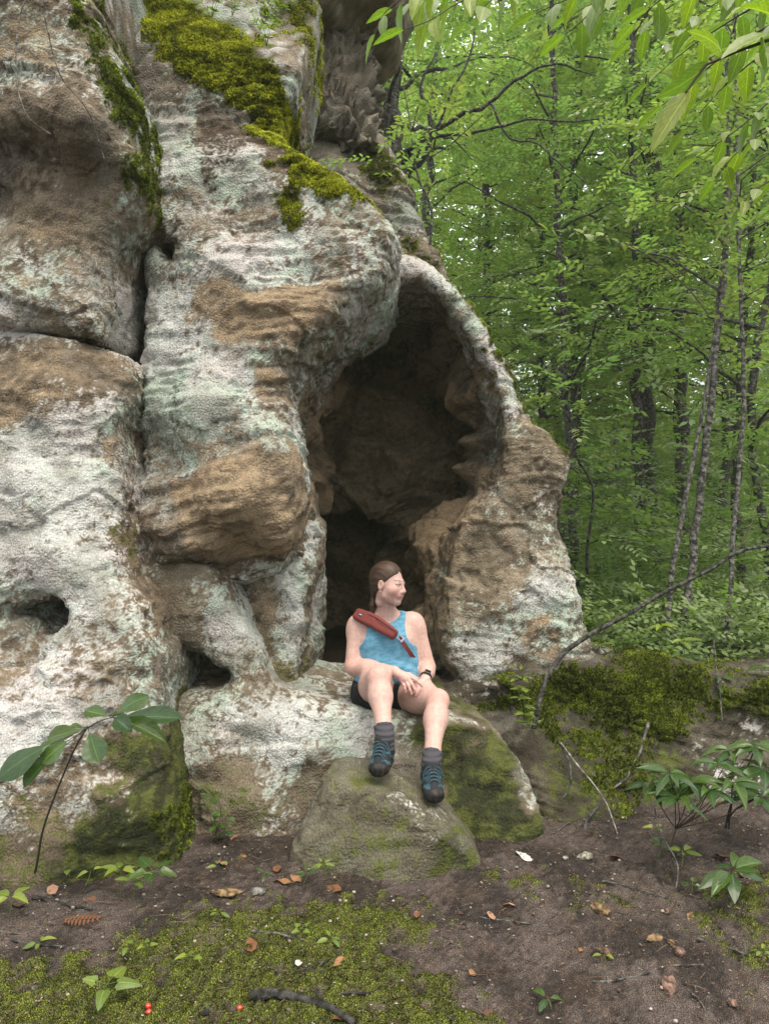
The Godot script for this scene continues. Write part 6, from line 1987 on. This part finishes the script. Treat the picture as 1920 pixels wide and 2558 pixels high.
	# roots and vines
	var vines := [
		["root", "thin dark root winding down the mossy bank", [Vector3(1.526, 0.537, -4.5), Vector3(1.462, 0.399, -4.42), Vector3(1.39, 0.338, -4.36), Vector3(1.352, 0.28, -4.3), Vector3(1.231, 0.223, -4.24)], 0.010, 0.006, 0.42],
		["root", "dark root on the bank beside the ledge rock", [Vector3(0.988, 0.451, -4.42), Vector3(1.013, 0.37, -4.25), Vector3(0.986, 0.287, -4.12), Vector3(0.934, 0.239, -4.08)], 0.009, 0.005, 0.25],
		["root", "forked dark root at the foot of the bank", [Vector3(1.108, 0.202, -4.05), Vector3(1.036, 0.168, -3.98), Vector3(1.001, 0.128, -3.9), Vector3(0.966, 0.095, -3.7)], 0.012, 0.006, 0.2],
		["vine", "straight pale vine slanting down the bank", [Vector3(0.992, 0.449, -4.38), Vector3(1.075, 0.335, -4.2), Vector3(1.142, 0.231, -4), Vector3(1.163, 0.106, -3.84)], 0.006, 0.004, 0.8],
		["vine", "dry forked vine hanging at the picture's upper left corner", [Vector3(-1.759, 4.362, -3.75), Vector3(-1.83, 4.149, -3.75), Vector3(-1.82, 3.848, -3.72), Vector3(-1.748, 3.662, -3.7), Vector3(-1.655, 3.608, -3.75)], 0.004, 0.0025, 0.6],
		["vine", "dark dry vine hanging over the overhanging boulder", [Vector3(-1.76, 4.423, -3.8), Vector3(-1.685, 4.135, -3.8), Vector3(-1.59, 3.866, -3.75), Vector3(-1.473, 3.725, -3.75), Vector3(-1.401, 3.528, -3.8)], 0.004, 0.0025, 0.35],
		["vine", "thin stem trailing over the bank's edge", [Vector3(2.02, 0.986, -4.75), Vector3(2.011, 0.824, -4.7), Vector3(1.963, 0.687, -4.55), Vector3(1.939, 0.549, -4.45)], 0.006, 0.004, 0.3],
		["vine", "leafless bent stem rising before the glossy shrub", [Vector3(1.24, 0.071, -3.35), Vector3(1.274, 0.177, -3.4), Vector3(1.247, 0.279, -3.5), Vector3(1.252, 0.368, -3.6)], 0.004, 0.003, 0.5],
	]
	for k in vines.size():
		var d: Array = vines[k]
		var pts := []
		for q in d[2]:
			pts.append(q - d[2][0])
		single(d[0], solid(limb(pts, d[3], d[4], 6, 0.04, 0.02, 60 + k)), bark(d[5]), d[1], d[0], d[2][0], "roots and vines on the rocks")
	# ferns on the mossy slope
	for k in 5:
		var at: Vector3 = [Vector3(-1.087, 4.899, -4.7), Vector3(-0.96, 4.927, -4.72), Vector3(-0.785, 4.838, -4.72), Vector3(-0.735, 4.707, -4.68), Vector3(-0.651, 4.984, -4.8)][k]
		p = thing("fern", ["fern sprig at the top of the moss shawl, farthest from the cave", "second fern sprig at the top of the moss shawl", "fern sprig in the middle of the moss shawl", "lowest fern sprig on the moss shawl", "fern sprig nearest the honeycomb rock"][k], "fern", at, "ferns on the moss")
		for f in 4:
			var a := r.randf_range(0.2, 2.9)
			var end := Vector3(cos(a) * 0.14, r.randf_range(-0.02, 0.1), sin(a) * 0.12)
			var g := stalk(p, "frond_stem", [Vector3(0, -0.03, -0.02), end * 0.5 + Vector3(0, 0.04, 0), end], 0.0018, 0.0008, mat.green_stem)
			for j in range(1, g.path.size()):
				for m in [-1.0, 1.0]:
					var dir: Vector3 = (g.path[j] - g.path[j - 1]).normalized()
					var sd: Vector3 = dir.cross(Vector3.UP).normalized() * m
					leaf_on(p, g.path[j], g.path[j] + (sd + dir * 0.5) * 0.038 * (1.2 - float(j) / g.path.size()), 0.014, Vector3.UP, "lance", mat.fresh_leaf, 0)


# ---------------------------------------------------------------- what lies on the ground

func pebble(sd: int, size: Vector3, rough := 0.25) -> ArrayMesh:
	var m := SphereMesh.new()
	m.radial_segments = 16
	m.rings = 9
	var a := m.get_mesh_arrays()
	var v: PackedVector3Array = a[Mesh.ARRAY_VERTEX]
	var idx: PackedInt32Array = a[Mesh.ARRAY_INDEX]
	var q := noise(sd, 1.6, 2)
	for k in v.size():
		var p := v[k]
		v[k] = p * size * 2.0 * (1.0 + rough * 2.0 * q.get_noise_3dv(p * 1.6))
	return array_mesh(v, normals_of(v, idx), idx)


# a curled dry leaf
func dry_leaf(sd: int) -> ArrayMesh:
	var r := RandomNumberGenerator.new()
	r.seed = sd
	var g := leaf(1.0, r.randf_range(0.45, 0.7), "beech", 8, r.randf_range(-0.5, 0.6), r.randf_range(-0.2, 0.35), 0.6, 2)
	for k in g.v.size():
		var p: Vector3 = g.v[k]
		g.v[k] = Vector3(p.x, p.y + 0.08 * sin(p.z * 7.0 + sd) * (p.x * 3.0) + 0.04, p.z - 0.5)
	g.n = normals_of(g.v, g.i)
	return solid(g)


func litter() -> void:
	var r := RandomNumberGenerator.new()
	r.seed = 4711
	mat.pebble = grained(basic(0.3, 0.25, 0.2, 0.9), mat.bark_grain, mat.bark_relief, 0.3, 0.04)
	var tones := {"ochre": Color(0.34, 0.22, 0.11), "grey": Color(0.30, 0.28, 0.26), "pale": Color(0.5, 0.46, 0.36), "brown": Color(0.17, 0.1, 0.065), "pink": Color(0.33, 0.2, 0.15), "black": Color(0.03, 0.03, 0.035)}
	var stones := [
		[Vector2(0.923, -3.601), Vector3(0.034, 0.018, 0.022), "pale", "pale stone on the soil between ledge and bank"], [Vector2(0.871, -3.165), Vector3(0.044, 0.018, 0.022), "ochre", "tan pointed stone in the middle of the trodden soil"],
		[Vector2(1.024, -2.977), Vector3(0.036, 0.014, 0.02), "ochre", "flat tan stone, upper of a pair on the trodden soil"], [Vector2(1.089, -2.905), Vector3(0.028, 0.014, 0.017), "pink", "reddish stone, lower of a pair on the trodden soil"],
		[Vector2(1.079, -2.956), Vector3(0.018, 0.01, 0.012), "ochre", "small tan stone beside the reddish one"], [Vector2(0.985, -2.717), Vector3(0.042, 0.02, 0.024), "pink", "largest pinkish stone near the bottom edge"],
		[Vector2(1.171, -2.65), Vector3(0.016, 0.01, 0.013), "pink", "little pink stone near the bottom corner"], [Vector2(0.801, -2.885), Vector3(0.034, 0.024, 0.02), "brown", "dark brown clod behind the lone bright seedling"],
		[Vector2(-0.663, -3.293), Vector3(0.062, 0.014, 0.03), "ochre", "flat tan stone at the moss's edge in the gap"], [Vector2(-0.54, -3.317), Vector3(0.04, 0.012, 0.025), "grey", "grey flat stone half sunk in the moss"],
		[Vector2(-0.592, -2.611), Vector3(0.02, 0.009, 0.01), "black", "black pebble by the bottom edge"], [Vector2(0.829, -3.583), Vector3(0.013, 0.009, 0.01), "pale", "small pale stone beside the bleached leaf"],
		[Vector2(-1.223, -2.746), Vector3(0.014, 0.008, 0.009), "grey", "grey pebble in the moss near the left edge"], [Vector2(1.148, -3.18), Vector3(0.013, 0.01, 0.01), "pink", "pinkish pebble below the bent stem"],
	]
	for k in stones.size():
		var s: Array = stones[k]
		var m: StandardMaterial3D = mat.pebble.duplicate()
		m.albedo_color = (tones[s[2]] as Color).linear_to_srgb()
		var o := single("stone", pebble(300 + k, s[1]), m, s[3], "stone", on_ground(s[0], s[1].y * 0.45), "stones on the ground")
		o.rotation = Vector3(r.randf_range(-0.2, 0.2), r.randf() * TAU, r.randf_range(-0.2, 0.2))
	var ledge_stone := single("stone", pebble(330, Vector3(0.03, 0.022, 0.024)), mat.pebble, "little round stone on the ledge at the cave rock's foot", "stone", Vector3(0.67, 0.7, -4.75), "stones on the ground")
	ledge_stone.rotation.y = 0.4
	var browns := [basic(0.15, 0.062, 0.03, 0.6), basic(0.24, 0.12, 0.055, 0.65), basic(0.09, 0.045, 0.028, 0.6), basic(0.45, 0.42, 0.40, 0.7), basic(0.30, 0.17, 0.11, 0.7)]
	var dry := [dry_leaf(1), dry_leaf(2), dry_leaf(3), dry_leaf(4)]
	var leaves := [
		[Vector2(-0.217, -3.327), 0.10, 0, "curled red-brown leaf before the peaked boulder"], [Vector2(-0.441, -3.386), 0.09, 1, "tan leaf at the peaked boulder's foot"], [Vector2(-0.475, -3.48), 0.08, 0, "red leaf deeper in the gap by the peaked boulder"], [Vector2(-0.385, -3.423), 0.07, 1, "orange leaf touching the peaked boulder"],
		[Vector2(-1.26, -2.865), 0.06, 4, "pinkish leaf on the moss near the left edge"], [Vector2(-0.503, -2.959), 0.085, 0, "brown curled leaf on the moss below the long twig"], [Vector2(-0.311, -2.851), 0.055, 3, "white leaf scrap in the moss"], [Vector2(0.655, -3.597), 0.11, 3, "bleached grey leaf beside the peaked boulder"],
		[Vector2(0.933, -4.057), 0.09, 3, "grey leaf on the slope by the ledge rock"], [Vector2(-0.159, -2.838), 0.07, 1, "tan leaf on the moss in the bottom middle"], [Vector2(-1.405, -3.317), 0.09, 4, "pink-brown leaf at the slab's foot"], [Vector2(-1.213, -3.251), 0.075, 0, "upright brown leaf under the seedlings"],
		[Vector2(-0.538, -2.851), 0.06, 2, "dark leaf in the soil patch amid the moss"], [Vector2(0.888, -4.265), 0.08, 1, "orange leaf wedged beside the ledge rock"], [Vector2(0.512, -3.204), 0.06, 4, "tan leaf scrap on the trodden soil"], [Vector2(0.347, -2.621), 0.05, 2, "dark leaf near the bottom middle"],
		[Vector2(0.734, -2.925), 0.05, 1, "small orange leaf on the trodden soil"], [Vector2(1.069, -3.605), 0.10, 2, "long brown leaf at the bank's foot"], [Vector2(0.131, -3.159), 0.05, 0, "small brown leaf before the peaked boulder's tip"], [Vector2(0.314, -2.802), 0.05, 1, "narrow red leaf at the moss's edge"],
		[Vector2(0.3, -3.174), 0.05, 2, "dark curled leaf on the soil past the peaked boulder"], [Vector2(0.426, -3.129), 0.06, 4, "tan strip of leaf on the soil"], [Vector2(-0.731, -3.52), 0.07, 4, "pale brown leaf in the gap"], [Vector2(-0.642, -3.605), 0.08, 1, "tan leaf on the sandy patch in the gap"],
		[Vector2(-0.735, -3.809), 0.06, 1, "greenish brown leaf high in the gap"], [Vector2(1.561, -3.605), 0.10, 0, "red-brown leaf under the glossy shrub"], [Vector2(1.574, -3.404), 0.09, 2, "dark leaf behind the broad-leaved seedling"], [Vector2(-1.498, -3.204), 0.08, 2, "dark leaf by the fallen sticks"],
		[Vector2(1.228, -3.144), 0.06, 1, "orange leaf right of the bent stem"], [Vector2(-0.152, -2.579), 0.06, 0, "brown leaf beside the thick dark stick"],
	]
	for k in leaves.size():
		var s: Array = leaves[k]
		var o := single("fallen_leaf", dry[k % 4], browns[s[2]], s[3], "leaf", on_ground(s[0], 0.006), "fallen leaves")
		o.scale = Vector3.ONE * s[1]
		o.rotation = Vector3(r.randf_range(-0.25, 0.25), r.randf() * TAU, r.randf_range(-0.25, 0.25))
	# dead fern frond
	var dead := thing("dead_frond", "dead rust-red fern frond on the soil by the slab", "fern", on_ground(Vector2(-1.203, -3.092), 0.012))
	stalk(dead, "frond_stem", [Vector3(-0.06, 0, 0.01), Vector3(0, 0.01, 0), Vector3(0.07, 0.006, -0.015)], 0.002, 0.001, browns[0])
	for k in 9:
		for m in [-1.0, 1.0]:
			var at := Vector3(lerpf(-0.055, 0.065, k / 8.0), 0.008, -0.002 * k + 0.008)
			leaf_on(dead, at, at + Vector3(0.012, 0.004, m * 0.05 * sin(PI * (k + 1.5) / 11.0)), 0.012, Vector3.UP, "lance", [browns[0]])
	# sticks
	var sticks := [
		[[Vector2(-0.614, -3.053), Vector2(-0.412, -3.031), Vector2(-0.265, -2.988), Vector2(-0.044, -2.993)], 0.006, "long thin twig lying on the moss"], [[Vector2(-0.457, -2.674), Vector2(-0.364, -2.687), Vector2(-0.25, -2.654), Vector2(-0.169, -2.611), Vector2(-0.097, -2.547)], 0.02, "thick dark stick in the moss at the bottom edge"],
		[[Vector2(-1.467, -3.261), Vector2(-1.338, -3.229), Vector2(-1.188, -3.186)], 0.009, "short dark stick at the slab's foot"], [[Vector2(-1.502, -2.99), Vector2(-1.355, -2.977), Vector2(-1.201, -2.946)], 0.006, "grey stick reaching in from the left edge"], [[Vector2(-1.52, -3.025), Vector2(-1.408, -3.014), Vector2(-1.323, -3.004)], 0.005, "pale stick above the grey one at the left edge"],
		[[Vector2(1.194, -2.993), Vector2(1.308, -2.951), Vector2(1.415, -2.87)], 0.006, "brown twig on the soil at the right edge"], [[Vector2(1.05, -2.699), Vector2(1.064, -2.654), Vector2(1.064, -2.6)], 0.004, "small crooked twig near the bottom corner"], [[Vector2(-0.22, -2.863), Vector2(-0.234, -2.826), Vector2(-0.157, -2.802)], 0.005, "broken twig under the leaf scraps"],
		[[Vector2(-0.143, -2.687), Vector2(-0.063, -2.676), Vector2(0, -2.71)], 0.006, "dark twig in the bottom middle"], [[Vector2(0.38, -3.129), Vector2(0.587, -3.1), Vector2(0.73, -3.086)], 0.004, "thin root crossing the trodden soil"], [[Vector2(0.948, -3.404), Vector2(1.1, -3.317), Vector2(1.18, -3.267)], 0.004, "thin straw by the bent stem"],
		[[Vector2(0.731, -2.756), Vector2(0.902, -2.779), Vector2(1.018, -2.826), Vector2(1.161, -2.851)], 0.005, "dark surface root on the trodden soil"], [[Vector2(-0.853, -2.756), Vector2(-0.802, -2.721), Vector2(-0.76, -2.687)], 0.005, "short twig in the moss"], [[Vector2(0.199, -2.6), Vector2(0.235, -2.574), Vector2(0.27, -2.547)], 0.007, "dark twig at the bottom edge"], [[Vector2(1.021, -4.09), Vector2(0.85, -3.868), Vector2(0.703, -3.7)], 0.004, "fine root on the slope below the bank"],
	]
	for k in sticks.size():
		var s: Array = sticks[k]
		var first := on_ground(s[0][0])
		var pts := []
		for q in s[0]:
			pts.append(on_ground(q, (s[1] as float) * 0.7) - first)
		single("stick", solid(limb(pts, s[1], (s[1] as float) * 0.55, 7, 0.03, 0.012, 400 + k)), bark(0.14 if k in [1, 2, 8, 13] else 0.36), s[2], "stick", first, "sticks on the ground")
	var red := basic(0.42, 0.03, 0.012, 0.25, 0.6)
	for k in 3:
		single("berry", pebble(350 + k, Vector3(0.0105, 0.0095, 0.0105), 0.06), red, ["upper of two red berries touching in the moss", "lower of two red berries touching in the moss", "lone small red berry by the thick dark stick"][k], "berry", on_ground([Vector2(-0.792, -2.637), Vector2(-0.781, -2.608), Vector2(-0.482, -2.621)][k], 0.009), "red berries")

	# crumbs of leaf, bark and grit over all the soil
	var bits := []
	var tints := PackedColorArray()
	for k in 17000:
		var d := 2.3 + 2.0 * r.randf()
		var x := r.randf_range(-0.58, 0.62) * d
		var q := Vector2(x, -d)
		var a := r.randf() * TAU
		var sc := 0.004 + 0.014 * pow(r.randf(), 2.0)
		var up := Vector3(r.randf_range(-0.4, 0.4), 1, r.randf_range(-0.4, 0.4)).normalized()
		var t := leaf_pose(on_ground(q, 0.013), Vector3(cos(a), 0, sin(a)), up, sc)
		t.basis.x *= r.randf_range(0.2, 1.0)
		bits.append(t)
		var b := r.randf()
		tints.append(Color(0.045, 0.028, 0.02).lerp(Color(0.26, 0.165, 0.11), b * b * b) if r.randf() > 0.05 else Color(0.42, 0.38, 0.33))
	var soil_bits := scatter("leaf_litter", dry[0], mat.moss, self, bits, tints)
	tag(soil_bits, "crumbs of dry leaf and bark strewn over the soil", "litter")
	bits = []
	tints = PackedColorArray()
	for k in 1500:
		var d := 2.3 + 1.9 * r.randf()
		var q := Vector2(r.randf_range(-0.58, 0.62) * d, -d)
		var sc := 0.0016 + 0.006 * pow(r.randf(), 4.0)
		bits.append(Transform3D(Basis(Vector3.UP, r.randf() * TAU).scaled(Vector3(sc, sc * 0.7, sc)), on_ground(q, 0.009)))
		tints.append(Color(0.10, 0.075, 0.06).lerp(Color(0.46, 0.40, 0.34), pow(r.randf(), 2.5)))
	var grit := scatter("gravel", pebble(390, Vector3.ONE, 0.2), mat.moss, self, bits, tints)
	tag(grit, "tiny pale and brown grit scattered on the soil", "gravel")
	# needles and straws
	bits = []
	tints = PackedColorArray()
	for k in 1100:
		var d := 2.3 + 1.9 * r.randf()
		var q := Vector2(r.randf_range(-0.58, 0.62) * d, -d)
		var l := r.randf_range(0.01, 0.04)
		var th := r.randf_range(0.0005, 0.001)
		var t := Transform3D(Basis(Vector3.UP, r.randf() * TAU) * Basis(Vector3.RIGHT, r.randf_range(-0.12, 0.12)), on_ground(q, 0.010))
		t.basis = t.basis * Basis.from_scale(Vector3(th, th, l))
		bits.append(t)
		tints.append(Color(0.05, 0.03, 0.022).lerp(Color(0.24, 0.16, 0.11), pow(r.randf(), 2.0)))
	var straw := tube(PackedVector3Array([Vector3(0, 0, -0.5), Vector3(0, 3.0, 0), Vector3(0, 0, 0.5)]), PackedFloat32Array([1, 1, 0.6]), 4)
	var straws := scatter("straw_litter", solid(straw), mat.moss, self, bits, tints)
	tag(straws, "fine dry straws and needles strewn over soil and moss", "litter")
